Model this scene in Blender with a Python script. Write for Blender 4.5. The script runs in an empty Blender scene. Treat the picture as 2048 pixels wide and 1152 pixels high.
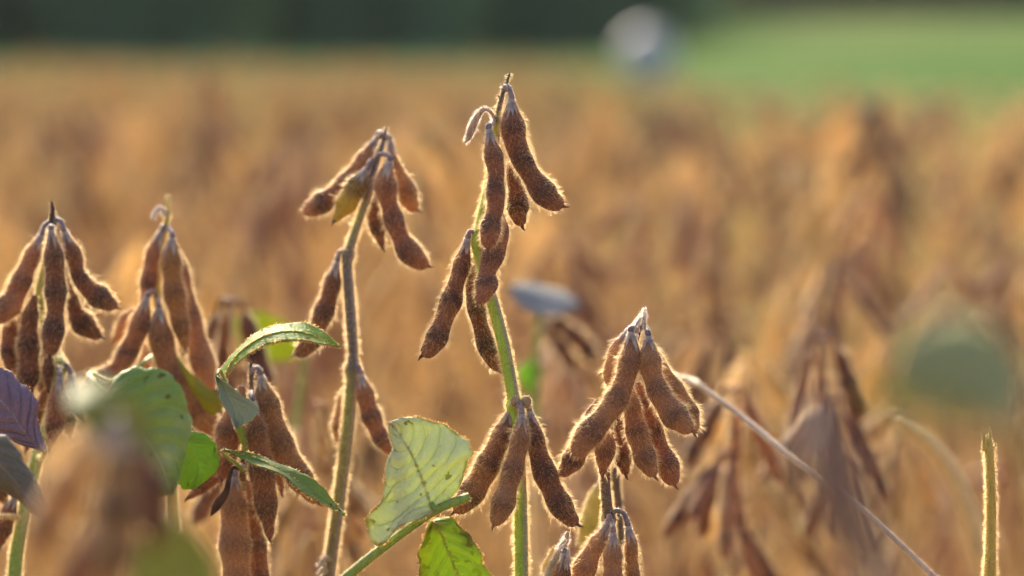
import bpy, math, random
import numpy as np
from mathutils import Vector, Matrix
R = math.radians
sc = bpy.context.scene
rng = np.random.default_rng(7)
random.seed(7)

# ------------------------------------------------------------ camera, sky, sun
CAMZ = 1.0
PITCH = R(5.28)
FPX = 2048 * 100 / 36.0
cd = bpy.data.cameras.new('camera'); cam = bpy.data.objects.new('camera', cd); sc.collection.objects.link(cam)
cam.location = (0, 0, CAMZ); cam.rotation_euler = (R(90) - PITCH, 0, 0)
cd.sensor_width = 36; cd.lens = 100; cd.clip_start = 0.05; cd.clip_end = 2000
cd.dof.use_dof = True; cd.dof.focus_distance = 1.05; cd.dof.aperture_fstop = 100 / 19.5
cd.dof.aperture_blades = 0
sc.camera = cam
SUN_EL, SUN_AZ = 30, -14          # degrees; azimuth from +Y (straight ahead), negative = left
w = bpy.data.worlds.new('World'); sc.world = w; w.use_nodes = True
nt = w.node_tree; bg = nt.nodes['Background']
sky = nt.nodes.new('ShaderNodeTexSky'); sky.sky_type = 'NISHITA'; sky.sun_disc = False
sky.sun_elevation = R(SUN_EL); sky.sun_rotation = R(SUN_AZ); sky.air_density = 0.7; sky.dust_density = 6.0; sky.ozone_density = 0.4
nt.links.new(sky.outputs[0], bg.inputs[0]); bg.inputs[1].default_value = 0.15
sd = bpy.data.lights.new('sun', 'SUN'); sun = bpy.data.objects.new('sun', sd); sc.collection.objects.link(sun)
sd.energy = 3.8; sd.angle = R(0.6); sd.color = (1.0, 0.87, 0.68)
sv = Vector((math.sin(R(SUN_AZ)) * math.cos(R(SUN_EL)), math.cos(R(SUN_AZ)) * math.cos(R(SUN_EL)), math.sin(R(SUN_EL))))
sun.rotation_euler = sv.to_track_quat('Z', 'Y').to_euler(); sun.location = (-4, 12, 9)
sc.view_settings.view_transform = 'Standard'; sc.view_settings.look = 'None'
sc.view_settings.gamma = 1; sc.view_settings.exposure = 1.2
sc.render.engine = 'CYCLES'
sc.cycles.use_denoising = True
sc.cycles.max_bounces = 6; sc.cycles.diffuse_bounces = 3; sc.cycles.glossy_bounces = 2
sc.cycles.transmission_bounces = 4; sc.cycles.transparent_max_bounces = 4
sc.cycles.caustics_reflective = False; sc.cycles.caustics_refractive = False
sc.cycles.sample_clamp_indirect = 4

# ------------------------------------------------------------ view helpers
cp, sp_ = math.cos(PITCH), math.sin(PITCH)
FWD = np.array([0, cp, -sp_]); UP = np.array([0, sp_, cp]); RT = np.array([1.0, 0, 0])
CAM = np.array([0, 0, CAMZ])
def P(px, py, d):                      # where the photo shows it, at its own distance d along the view
    return CAM + FWD * d + RT * ((px - 1024) / FPX * d) - UP * ((py - 576) / FPX * d)
def M(npx, d): return npx / FPX * d    # pixels -> metres at distance d

def spline(pts, n, arclen=True):       # Catmull-Rom through the points, n samples
    p = np.asarray(pts, float); k = len(p)
    if k == 2: return p[0] + (p[1] - p[0]) * np.linspace(0, 1, n)[:, None]
    t = np.concatenate([[0], np.cumsum(np.maximum(1e-6, np.linalg.norm(np.diff(p[:, :min(3, p.shape[1])], axis=0), axis=1)))])
    m = np.zeros_like(p)
    m[1:-1] = (p[2:] - p[:-2]) / (t[2:] - t[:-2])[:, None]
    m[0] = (p[1] - p[0]) / (t[1] - t[0]); m[-1] = (p[-1] - p[-2]) / (t[-1] - t[-2])
    s = np.linspace(0, t[-1], n); i = np.clip(np.searchsorted(t, s, 'right') - 1, 0, k - 2)
    h = (t[i + 1] - t[i]); u = ((s - t[i]) / h)[:, None]; h = h[:, None]
    return ((2*u**3 - 3*u**2 + 1) * p[i] + (u**3 - 2*u**2 + u) * h * m[i] + (-2*u**3 + 3*u**2) * p[i+1] + (u**3 - u**2) * h * m[i+1])
def unit(v): return v / np.maximum(1e-9, np.linalg.norm(v, axis=-1, keepdims=True))

# ------------------------------------------------------------ mesh builder
class MB:
    def __init__(s): s.v = []; s.pc = []; s.f = []; s.n = 0          # f: (faces array, material index)
    def add(s, v, pc, faces, mi=0):
        v = np.asarray(v, float).reshape(-1, 3); pc = np.asarray(pc, float).reshape(-1, 3)
        s.v.append(v); s.pc.append(pc)
        for f in (faces if isinstance(faces, list) else [faces]):
            if len(f): s.f.append((np.asarray(f, np.int64) + s.n, mi))
        s.n += len(v)
    def merge(s, o, mat=None, mi_map=None):
        for (f, mi) in o.f: s.f.append((f + s.n, mi if mi_map is None else mi_map[mi]))
        for v in o.v: s.v.append(v if mat is None else v @ mat[:3, :3].T + mat[:3, 3])
        s.pc += o.pc; s.n += o.n
    def mesh(s, name, mats, origin=(0, 0, 0), smooth=True):
        me = bpy.data.meshes.new(name)
        V = (np.concatenate(s.v) - np.asarray(origin)).astype(np.float32)
        PC = np.concatenate(s.pc).astype(np.float32)
        loops = np.concatenate([f.ravel() for f, _ in s.f]).astype(np.int32)
        tot = np.concatenate([np.full(len(f), f.shape[1]) for f, _ in s.f]).astype(np.int32)
        mi = np.concatenate([np.full(len(f), m) for f, m in s.f]).astype(np.int32)
        me.vertices.add(len(V)); me.vertices.foreach_set('co', V.ravel())
        me.loops.add(len(loops)); me.loops.foreach_set('vertex_index', loops)
        me.polygons.add(len(tot)); me.polygons.foreach_set('loop_start', np.concatenate([[0], np.cumsum(tot)[:-1]]).astype(np.int32))
        me.polygons.foreach_set('material_index', mi)
        if smooth: me.polygons.foreach_set('use_smooth', np.ones(len(tot), bool))
        a = me.attributes.new('pc', 'FLOAT_VECTOR', 'POINT'); a.data.foreach_set('vector', PC.ravel())
        for m in mats: me.materials.append(m)
        me.update(calc_edges=True)
        return me

def frames(C, D):
    T = np.gradient(C, axis=0); T = unit(T)
    D = np.broadcast_to(np.asarray(D, float), C.shape)
    W = unit(np.cross(T, D)); D2 = unit(np.cross(W, T))
    return T, W, D2
def tube(mb, C, D, rw, rt, m=10, pcz=None, mi=0, ridge=0.0):
    """tube round centreline C; rw = half width across the view, rt = half thickness. returns grid (n,m,3)"""
    n = len(C); T, W, D2 = frames(C, D)
    th = np.arange(m) / m * 2 * math.pi
    rw = np.broadcast_to(rw, n); rt = np.broadcast_to(rt, n)
    c, s_ = np.cos(th), np.sin(th)
    k = 1 + ridge * np.abs(c) ** 12
    G = C[:, None] + W[:, None] * (rw[:, None] * (c * k))[..., None] + D2[:, None] * (rt[:, None] * s_)[..., None]
    along = np.linspace(0, 1, n)
    pc = np.zeros((n, m, 3)); pc[..., 0] = along[:, None]; pc[..., 1] = th / (2 * math.pi)
    if pcz is not None: pc[..., 2] = np.asarray(pcz)[:, None]
    i = np.arange(n - 1)[:, None]; j = np.arange(m)[None]
    a = i * m + j; b = i * m + (j + 1) % m
    q = np.stack([a, b, b + m, a + m], -1).reshape(-1, 4)
    v = np.concatenate([G.reshape(-1, 3), C[:1], C[-1:]])
    pcs = np.concatenate([pc.reshape(-1, 3), pc[:1, 0], pc[-1:, 0]])
    jj = np.arange(m); c0 = n * m
    t0 = np.stack([np.full(m, c0), (jj + 1) % m, jj], -1)
    t1 = np.stack([np.full(m, c0 + 1), (n - 1) * m + jj, (n - 1) * m + (jj + 1) % m], -1)
    mb.add(v, pcs, [q, t0, t1], mi)
    return G, pc, T
def hairs(mb, G, pc, T, count, length, thick, mi=1, lean=0.4, rand=0.3, sides=None):
    """fine hairs rooted on a tube grid: each a bent tapering strip"""
    if count <= 0: return
    n, m = G.shape[:2]
    C = G.mean(1)
    r = np.linalg.norm(G - C[:, None], axis=-1).mean(1)
    wgt = 0.5 * (r[1:] + r[:-1]) * np.linalg.norm(np.diff(C, axis=0), axis=1)
    i = rng.choice(n - 1, count, p=wgt / wgt.sum()); j = rng.integers(0, m, count)
    u = rng.random(count)[:, None]; v = rng.random(count)[:, None]; j2 = (j + 1) % m
    p = (G[i, j]*(1-u) + G[i+1, j]*u) * (1-v) + (G[i, j2]*(1-u) + G[i+1, j2]*u) * v
    pcv = (pc[i, j]*(1-u) + pc[i+1, j]*u)
    du = G[i+1, j] - G[i, j]; dv = G[i, j2] - G[i, j]
    N = unit(np.cross(du, dv)); out = p - (C[i]*(1-u) + C[i+1]*u)
    N = N * np.sign((N * out).sum(-1, keepdims=True) + 1e-12)
    Tt = T[i]
    d = unit(N + Tt * lean + rng.normal(0, rand, (count, 3)))
    d2 = unit(d + Tt * 0.5 + rng.normal(0, rand * .8, (count, 3)))
    patch = .78 + .22 * np.sin(p[:, 2] * 900 + p[:, 0] * 700) * np.sin(p[:, 0] * 1300 - p[:, 2] * 450 + 1)
    L = (length * patch * np.clip(rng.normal(0.95, 0.34, count), 0.25, 1.7))[:, None]
    side = unit(np.cross(d, rng.normal(0, 1, (count, 3)))) * (thick * 0.5)
    mid = p + d * L * 0.5; tip = mid + d2 * L * 0.5
    base = p - N * L * 0.05
    v = np.stack([base - side, base + side, mid + side*.75, mid - side*.75, tip], 1)
    k = np.arange(count)[:, None] * 5
    mb.add(v.reshape(-1, 3), np.repeat(pcv, 5, 0), [k + np.array([[0, 1, 2, 3]]), k + np.array([[3, 2, 4]])], mi)

# ------------------------------------------------------------ materials
def newmat(name):
    m = bpy.data.materials.new(name); m.use_nodes = True; m.node_tree.nodes.clear(); return m, m.node_tree
class NG:
    def __init__(s, nt): s.nt = nt
    def n(s, t, **k):
        o = s.nt.nodes.new(t)
        for a, b in k.items(): setattr(o, a, b)
        return o
    def l(s, a, b): s.nt.links.new(a, b)
    def math(s, op, a, b=None, c=None, clamp=False):
        o = s.n('ShaderNodeMath', operation=op, use_clamp=clamp)
        for i, x in enumerate((a, b, c)):
            if x is None: continue
            if isinstance(x, (int, float)): o.inputs[i].default_value = x
            else: s.l(x, o.inputs[i])
        return o.outputs[0]
    def mix(s, f, a, b, bt='MIX'):
        o = s.n('ShaderNodeMix', data_type='RGBA', blend_type=bt)
        for i, x in ((0, f), (6, a), (7, b)):
            if isinstance(x, (int, float)): o.inputs[i].default_value = x
            elif isinstance(x, tuple): o.inputs[i].default_value = (*x, 1) if len(x) == 3 else x
            else: s.l(x, o.inputs[i])
        return o.outputs[2]
    def noise(s, vec, scale, detail=2, rough=.5, out=0):
        o = s.n('ShaderNodeTexNoise'); o.inputs['Scale'].default_value = scale; o.inputs['Detail'].default_value = detail
        o.inputs['Roughness'].default_value = rough
        if vec is not None: s.l(vec, o.inputs['Vector'])
        return o.outputs[out]
    def ramp(s, f, lo, hi):
        o = s.n('ShaderNodeMapRange'); o.inputs[1].default_value = lo; o.inputs[2].default_value = hi; s.l(f, o.inputs[0]); return o.outputs[0]
    def pc(s):
        a = s.n('ShaderNodeAttribute', attribute_name='pc'); x = s.n('ShaderNodeSeparateXYZ'); s.l(a.outputs['Vector'], x.inputs[0])
        return a.outputs['Vector'], x.outputs[0], x.outputs[1], x.outputs[2]
    def finish(s, col, rough=.6, transl=0.0, tcol=None, bump=None, bstr=.3, bdist=.0003, sheen=0.0, spec=.3):
        out = s.n('ShaderNodeOutputMaterial'); b = s.n('ShaderNodeBsdfPrincipled')
        if isinstance(col, tuple): b.inputs['Base Color'].default_value = (*col, 1)
        else: s.l(col, b.inputs['Base Color'])
        b.inputs['Roughness'].default_value = rough; b.inputs['Specular IOR Level'].default_value = spec
        b.inputs['Sheen Weight'].default_value = sheen
        if bump is not None:
            bp = s.n('ShaderNodeBump'); bp.inputs['Strength'].default_value = bstr; bp.inputs['Distance'].default_value = bdist
            s.l(bump, bp.inputs['Height']); s.l(bp.outputs[0], b.inputs['Normal'])
        if transl > 0:
            t = s.n('ShaderNodeBsdfTranslucent')
            c = tcol if tcol is not None else col
            if isinstance(c, tuple): t.inputs[0].default_value = (*c, 1)
            else: s.l(c, t.inputs[0])
            mx = s.n('ShaderNodeMixShader'); mx.inputs[0].default_value = transl
            s.l(b.outputs[0], mx.inputs[1]); s.l(t.outputs[0], mx.inputs[2]); s.l(mx.outputs[0], out.inputs[0])
        else: s.l(b.outputs[0], out.inputs[0])

def pod_mat(name, mid, seed, pale, transl=0.06, tipc=None):
    m, t = newmat(name); g = NG(t)
    v, a, th, sd_ = g.pc()
    tc = g.n('ShaderNodeTexCoord').outputs['Object']
    oi = g.n('ShaderNodeObjectInfo')
    n1 = g.noise(tc, 130, 3, .5); n2 = g.noise(tc, 900, 3, .7); n3 = g.noise(tc, 60, 2)
    f = g.math('ADD', g.math('MULTIPLY', sd_, .95), g.math('MULTIPLY', g.math('SUBTRACT', n1, .5), 1.3))
    col = g.mix(g.ramp(f, 0.2, .95), mid, seed)
    col = g.mix(g.ramp(n3, .50, .66), col, pale)
    # pale suture line along both edges of the pod
    e = g.math('ABSOLUTE', g.math('SUBTRACT', g.math('FRACT', g.math('MULTIPLY', th, 2)), .5))
    col = g.mix(g.math('MULTIPLY', g.ramp(e, .455, .5), .6), col, pale)
    col = g.mix(g.math('MULTIPLY', g.ramp(n2, .45, .75), .5), col, tuple(min(1, c * 1.3) for c in mid))
    if tipc: col = g.mix(g.ramp(g.math('ADD', a, g.math('MULTIPLY', n1, .3)), .5, .72), col, tipc)
    br = g.math('MULTIPLY_ADD', oi.outputs['Random'], .5, .75)
    cb = g.n('ShaderNodeCombineXYZ'); [g.l(br, cb.inputs[i]) for i in range(3)]
    col = g.mix(1.0, col, cb.outputs[0], 'MULTIPLY')
    g.finish(col, .62, transl, bump=g.math('ADD', n2, g.math('MULTIPLY', n1, 2)), bstr=.3, bdist=.0004, sheen=.2, spec=.25)
    return m
def plain_mat(name, c1, c2, scale=120, rough=.65, transl=0.0, stretch=None, sheen=0.0, tr=None):
    m, t = newmat(name); g = NG(t)
    tc = g.n('ShaderNodeTexCoord').outputs['Object']
    n1 = g.noise(tc, scale, 4, .6)
    col = g.mix(g.ramp(n1, .35, .65), c1, c2)
    g.finish(col, rough, transl, tcol=tr, bump=n1, bstr=.4, bdist=.0005, sheen=sheen, spec=.25)
    return m
def stem_mat(name, stops, side=None, sideamt=.8, transl=0.0):
    """stops: list of (along, colour) down the stem; side: colour painted on the right flank in place of its grey sky light"""
    m, t = newmat(name); g = NG(t)
    v, a, th, z = g.pc(); tc = g.n('ShaderNodeTexCoord').outputs['Object']
    cr = g.n('ShaderNodeValToRGB'); el = cr.color_ramp.elements
    n0 = g.noise(tc, 90, 3); g.l(g.math('MULTIPLY_ADD', g.math('SUBTRACT', n0, .5), .05, z), cr.inputs[0])
    while len(el) < len(stops): el.new(.5)
    for e, (p_, c_) in zip(el, stops): e.position = p_; e.color = (*c_, 1)
    col = cr.outputs[0]
    # length-wise ribs
    rib = g.math('SINE', g.math('MULTIPLY', th, 6.2832 * 9))
    mp = g.n('ShaderNodeMapping'); mp.inputs['Scale'].default_value = (1, 1, .12); g.l(tc, mp.inputs[0])
    st = g.noise(mp.outputs[0], 900, 3, .6)
    col = g.mix(g.math('MULTIPLY', g.ramp(st, .5, .75), .6), col, (1.5, 1.45, 1.3), 'MULTIPLY')
    n5 = g.noise(tc, 260, 4, .7); col = g.mix(g.math('MULTIPLY', g.ramp(n5, .56, .66), .6), col, (.55, .38, .30), 'MULTIPLY')
    col = g.mix(g.math('MULTIPLY', g.ramp(st, .45, .25), .7), col, (.5, .5, .5), 'MULTIPLY')
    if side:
        # sky light painted into the flank colour; theta 0 is the stem's right side
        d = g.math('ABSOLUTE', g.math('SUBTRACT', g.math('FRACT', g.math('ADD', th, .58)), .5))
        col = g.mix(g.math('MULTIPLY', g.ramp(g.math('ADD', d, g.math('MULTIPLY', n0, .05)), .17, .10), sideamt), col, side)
    g.finish(col, .5, transl, bump=g.math('ADD', st, g.math('MULTIPLY', rib, .5)), bstr=.5, bdist=.0004, spec=.35)
    return m
def leaf_mat(name, base, vein, c2=None, spot=(.10, .05, .02), spots=.66, transl=.35, tcol=None, nv=9, sk=.85, edge=None, blotch=None, spotscale=260, under=None, spec=.3, rough=.55):
    m, t = newmat(name); g = NG(t)
    v, a, b, z = g.pc(); tc = g.n('ShaderNodeTexCoord').outputs['Object']
    ab = g.math('ABSOLUTE', b)
    n1 = g.noise(tc, 45, 3); n2 = g.noise(tc, spotscale, 2, .4); n3 = g.noise(tc, 700, 3, .6); n4 = g.noise(tc, 38, 2, .5)
    col = g.mix(g.ramp(n1, .35, .7), base, c2 or base)
    vo = g.n('ShaderNodeTexVoronoi', feature='DISTANCE_TO_EDGE'); vo.inputs['Scale'].default_value = 420; g.l(tc, vo.inputs['Vector'])
    ret = g.ramp(vo.outputs['Distance'], .09, .0)
    col = g.mix(g.math('MULTIPLY', ret, .3), col, vein)
    ph = g.math('FRACT', g.math('SUBTRACT', g.math('MULTIPLY', a, nv), g.math('MULTIPLY', g.math('POWER', ab, 1.25), sk * nv * .33)))
    line = g.ramp(g.math('ABSOLUTE', g.math('SUBTRACT', ph, .5)), .06, .0)
    col = g.mix(g.math('MULTIPLY', line, .75), col, vein)
    col = g.mix(g.ramp(ab, .035, .012), col, vein)
    if blotch: col = g.mix(g.math('MULTIPLY', g.ramp(n4, .56, .68), .85), col, blotch)
    sp = g.ramp(g.math('ADD', n2, g.math('MULTIPLY', g.math('SUBTRACT', n1, .5), .35)), spots, spots + .03)
    col = g.mix(sp, col, spot)
    if edge: col = g.mix(g.ramp(g.math('ADD', ab, g.math('MULTIPLY', g.math('SUBTRACT', n2, .5), .35)), .93, 1.0), col, edge)
    if under:   # the other face of the blade has its own colour
        ge = g.n('ShaderNodeNewGeometry'); col = g.mix(ge.outputs['Backfacing'], col, under)
    h = g.math('ADD', g.math('MULTIPLY', line, -.8), g.math('ADD', g.math('MULTIPLY', n3, .5), g.math('MULTIPLY', ret, -.3)))
    g.finish(col, rough, transl, tcol=tcol or col, bump=h, bstr=.6, bdist=.0006, spec=spec, sheen=.0)
    return m
def hair_mat(name, c, tr=.62, vary=.0):
    m, t = newmat(name); g = NG(t)
    oi = g.n('ShaderNodeObjectInfo')
    out = g.n('ShaderNodeOutputMaterial'); d = g.n('ShaderNodeBsdfDiffuse'); tl = g.n('ShaderNodeBsdfTranslucent')
    br = g.math('MULTIPLY_ADD', oi.outputs['Random'], vary, 1 - vary * .6); cb = g.n('ShaderNodeCombineXYZ'); [g.l(br, cb.inputs[i]) for i in range(3)]
    cc = g.mix(1.0, c, cb.outputs[0], 'MULTIPLY'); g.l(cc, d.inputs[0]); g.l(cc, tl.inputs[0])
    mx = g.n('ShaderNodeMixShader'); mx.inputs[0].default_value = tr
    g.l(d.outputs[0], mx.inputs[1]); g.l(tl.outputs[0], mx.inputs[2]); g.l(mx.outputs[0], out.inputs[0])
    return m

HAIR = hair_mat('golden_hair', (.86, .68, .40), .84)
HAIRW = hair_mat('silver_hair', (.92, .84, .74), .7)
HAIRB = hair_mat('golden_hair_far', (.96, .80, .46), .75, .65)
POD = pod_mat('pod_brown', (.265, .095, .050), (.088, .044, .038), (.40, .175, .09))
POD2 = pod_mat('pod_light_brown', (.35, .155, .078), (.17, .080, .052), (.44, .22, .11))
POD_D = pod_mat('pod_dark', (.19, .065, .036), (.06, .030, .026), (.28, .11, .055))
POD_O = pod_mat('pod_orange', (.42, .19, .07), (.22, .10, .05), (.5, .26, .12), .12)
POD_YT = pod_mat('pod_yellow_tip', (.20, .12, .06), (.08, .05, .035), (.35, .22, .07), .08, tipc=(.68, .42, .05))
POD_Y = pod_mat('pod_yellow', (.50, .42, .10), (.42, .38, .09), (.6, .5, .2), .25)
POD_B = pod_mat('pod_far_brown', (.48, .28, .13), (.18, .10, .055), (.64, .43, .19), .25)
POD_T = pod_mat('pod_far_tan', (.80, .58, .25), (.52, .35, .14), (.86, .68, .34), .35)
CAL = plain_mat('calyx_grey', (.66, .59, .53), (.38, .31, .31), 300, .7, .3)
PED = plain_mat('pedicel_brown', (.34, .25, .23), (.17, .13, .15), 300, .6)
NODE_B = plain_mat('node_beige', (.45, .33, .20), (.30, .20, .12), 300, .8, .1)
WOOLLY = plain_mat('shrivelled_pale', (.55, .42, .30), (.30, .20, .14), 300, .8, .25)
DRY = plain_mat('dried_dark', (.10, .055, .04), (.05, .03, .025), 200, .8)
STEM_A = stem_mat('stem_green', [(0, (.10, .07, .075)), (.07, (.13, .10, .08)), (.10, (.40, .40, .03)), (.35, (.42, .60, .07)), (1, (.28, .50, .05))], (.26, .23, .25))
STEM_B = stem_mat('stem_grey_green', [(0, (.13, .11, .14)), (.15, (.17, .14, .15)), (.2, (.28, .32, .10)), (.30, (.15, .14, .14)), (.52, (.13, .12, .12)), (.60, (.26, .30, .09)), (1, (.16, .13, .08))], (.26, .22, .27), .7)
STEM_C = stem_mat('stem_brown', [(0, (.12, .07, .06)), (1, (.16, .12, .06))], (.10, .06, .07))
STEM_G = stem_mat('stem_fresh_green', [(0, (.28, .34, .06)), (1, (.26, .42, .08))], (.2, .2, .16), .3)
STEM_Y = stem_mat('stem_yellow_green', [(0, (.62, .50, .12)), (1, (.54, .46, .11))], None, transl=.1)
STEM_T = stem_mat('stem_tan', [(0, (.80, .60, .30)), (1, (.74, .54, .25))], None, transl=.12)
STEM_P = stem_mat('stem_mauve_tan', [(0, (.66, .54, .36)), (.3, (.62, .50, .42)), (1, (.58, .46, .40))], None, transl=.05)

# ------------------------------------------------------------ object helpers
ORG = {}
def thing(name, label, cat, loc, group=None, kind=None):
    o = bpy.data.objects.new(name, None); sc.collection.objects.link(o)
    o.location = loc; o.empty_display_size = .05; ORG[o.name] = np.array(loc, float)
    o['label'] = label; o['category'] = cat
    if group: o['group'] = group
    if kind: o['kind'] = kind
    return o
def part(name, mb, mats, parent, origin=None, label=None):
    po = ORG[parent.name]
    if origin is None: origin = po
    origin = np.asarray(origin, float)
    me = mb.mesh(name, mats, origin)
    o = bpy.data.objects.new(name, me); sc.collection.objects.link(o)
    o.parent = parent; o.location = origin - po; ORG[o.name] = origin
    if label: o['label'] = label
    return o

# ------------------------------------------------------------ pod, calyx, stem, leaf
def seedprof(ns, a, ph=0.0):
    c = (np.arange(ns) + .55) / (ns + .25)
    return np.clip(sum(np.exp(-((a - x) / (.32 / ns)) ** 2) for x in c), 0, 1)
def sepals(mb, S, T, W, D, r, n=5, L=.0045, mi=0, flare=.25):
    for k in range(n):
        th = 2 * math.pi * (k + rng.random() * .5) / n
        out = W * math.cos(th) + D * math.sin(th)
        tan = np.cross(T, out)
        l = L * rng.uniform(.7, 1.2); fl = flare * rng.uniform(.2, 1.3)
        t = np.linspace(0, 1, 5)
        c = S + out * (r * (1 + .35 * t))[:, None] + T * (l * t)[:, None] + out * (l * fl * t ** 2)[:, None]
        wd = r * .72 * (1 - t) ** .8 + .00008
        v = np.stack([c - tan * wd[:, None], c + out * (r * .18), c + tan * wd[:, None]], 1).reshape(-1, 3)
        q = []
        for i in range(4):
            for j in range(2): q.append([i*3+j, i*3+j+1, i*3+j+4, i*3+j+3])
        pc = np.zeros((len(v), 3)); pc[:, 0] = np.repeat(t, 3)
        mb.add(v, pc, np.array(q), mi)
def pod(root, pts, d, mat=None, ns=3, node=None, hair=None, flat=.62, dz=0.0, dz2=None, hl=.0026, dens=1.0, label=None, turn=0.0, m=18, n=44, name='pod', hth=.000065, calyx=True, calmat=None, archup=14, hairdens=3.5):
    """pts: (px, py, width px) down the pod; dz metres behind distance d (dz at top .. dz2 at tip)"""
    mat = mat or POD; hair = hair or HAIR
    dz2 = dz if dz2 is None else dz2
    k = len(pts); dd = d + np.linspace(dz, dz2, k)
    c3 = np.array([P(x, y, q) for (x, y, _), q in zip(pts, dd)]); ws = np.array([M(w_, q) for (_, _, w_), q in zip(pts, dd)])
    s = spline(np.c_[c3, ws], n); C = s[:, :3]; hw = np.maximum(.0003, s[:, 3] * .5) * .97
    hw[0] = min(hw[0], hw[1]); a = np.linspace(0, 1, n)
    e0 = .88; we = np.interp(e0, a, hw); tt_ = np.clip((a - e0) / (1 - e0), 0, 1); hw = np.where(a > e0, np.maximum(hw, we * .93 * np.sqrt(np.maximum(0, 1 - tt_ ** 2.2)) + .0003), hw)
    sdp = seedprof(ns, a) * np.clip((a) * 8, 0, 1)
    rt = hw * flat * (.68 + .50 * sdp); rt = np.minimum(rt, hw * 1.05)
    hw = hw * (.82 + .24 * sdp) * (1 + .012 * np.sin(a * 40 + rng.random() * 6))
    Dv = FWD * math.cos(turn) + RT * math.sin(turn)
    mb = MB(); G, pc, T = tube(mb, C, Dv, hw, rt, m, sdp, 0, .04)
    area = (2 * math.pi * np.sqrt((hw**2 + rt**2) / 2)).mean() * np.linalg.norm(np.diff(C, axis=0), axis=1).sum() * 1e6
    hairs(mb, G, pc, T, int(area * hairdens * dens), hl, hth)
    hairs(mb, G, pc, T, int(area * hairdens * dens * .11), hl * 1.25, hth * 1.8)
    hairs(mb, G, pc, T, int(area * hairdens * dens * .25), hl * .42, hth * .8, lean=1.3)
    # beak at the tip
    T_, W, D2 = frames(C, Dv)
    bk = np.stack([C[-1] - T_[-1] * .0006, C[-1] + T_[-1] * .0009, C[-1] + T_[-1] * .0022 + W[-1] * .0006])
    tube(mb, spline(bk, 5), Dv, np.linspace(.0009, .0001, 5), np.linspace(.0008, .0001, 5), 6, np.full(5, .8))
    o = part(name, mb, [mat, hair], root, C[0], label)
    if calyx:
        cb = MB(); T0 = T_[1]; S = C[0]
        r = max(.0013, hw[1] * .75)
        cc = np.stack([S - T0 * .0022, S - T0 * .0012, S, S + T0 * .0008]); rr = np.array([.0009, .0014, r * .9, r * 1.0])
        g_, p_, t_ = tube(cb, cc, Dv, rr, rr * .9, 10)
        sepals(cb, S - T0 * .0004, T0, W[1], D2[1], r * .95, 5, .0056)
        sepals(cb, S - T0 * .0002, T0, W[1], D2[1], r * .8, 4, .0042, flare=.6)
        hairs(cb, g_, p_, t_, int(150 * dens) + 20, .0013, .00008)
        part('calyx', cb, [calmat or CAL, HAIRW], o, S)
        if node is not None:
            N3 = P(node[0], node[1], d + (node[2] if len(node) > 2 else 0))
            B3 = S - T0 * .0018
            up = UP * M(archup, d)
            out = (B3 - N3)
            p4 = np.array([N3, N3 + out * .22 + up * .8, N3 + out * .72 + up * 1.0, B3 - T0 * .0012, B3])
            cs = spline(p4, 14); pb = MB()
            rad = np.linspace(.0010, .0009, 14); rad[-3:] *= 1.25; rad[:2] *= 1.3
            g_, p_, t_ = tube(pb, cs, Dv, rad, rad, 8)
            hairs(pb, g_, p_, t_, int(160 * dens) + 20, .0010, .00008, lean=.2)
            part('pedicel', pb, [PED, HAIRW], o, N3)
    return o
def stem(root, pts, d, mat, n=90, dz=None, hair=HAIRW, hl=.0016, dens=1.0, ground=True, name='stem', m=14, gx=None, nodes=(), label=None, hth=.00008, lean=.1):
    """pts (px,py,width[,dz]); carried on down to the ground"""
    q = [(*P(p[0], p[1], d + (p[3] if len(p) > 3 else 0)), M(p[2], d)) for p in pts]
    A = spline(np.array(q), n)
    z = np.linspace(0, 1, n)
    mb = MB()
    nn = 0
    if ground:
        e = A[-1]; g0 = ORG[root.name]
        T = unit(A[-1, :3] - A[-4, :3])
        k = 14; t = np.linspace(0, 1, k)[1:, None]
        p1 = e[:3] + T * .12
        b = ((1-t)**2) * e[:3] + 2*(1-t)*t*p1 + t*t*(np.array([g0[0], g0[1], g0[2] - .01]))
        A = np.concatenate([A, np.c_[b, np.full(k - 1, e[3]) * np.linspace(1, 1.5, k - 1)]]); z = np.concatenate([z, np.ones(k - 1)])
    C = A[:, :3]; r = A[:, 3] * .5
    for ny in nodes:      # swollen nodes at these photo heights
        nz = P(0, ny, d)[2]; r = r * (1 + .45 * np.exp(-((C[:, 2] - nz) / .0022) ** 2))
    G, pc, T = tube(mb, C, FWD, r, r * .95, m, z)
    L = np.linalg.norm(np.diff(C[:n], axis=0), axis=1).sum() * 1e3; ar = L * 2 * math.pi * r[:n].mean() * 1e3
    hairs(mb, G[:n], pc[:n], T[:n], int(ar * 4.2 * dens), hl, hth, lean=lean)
    return part(name, mb, [mat, hair], root, None, label)
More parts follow.
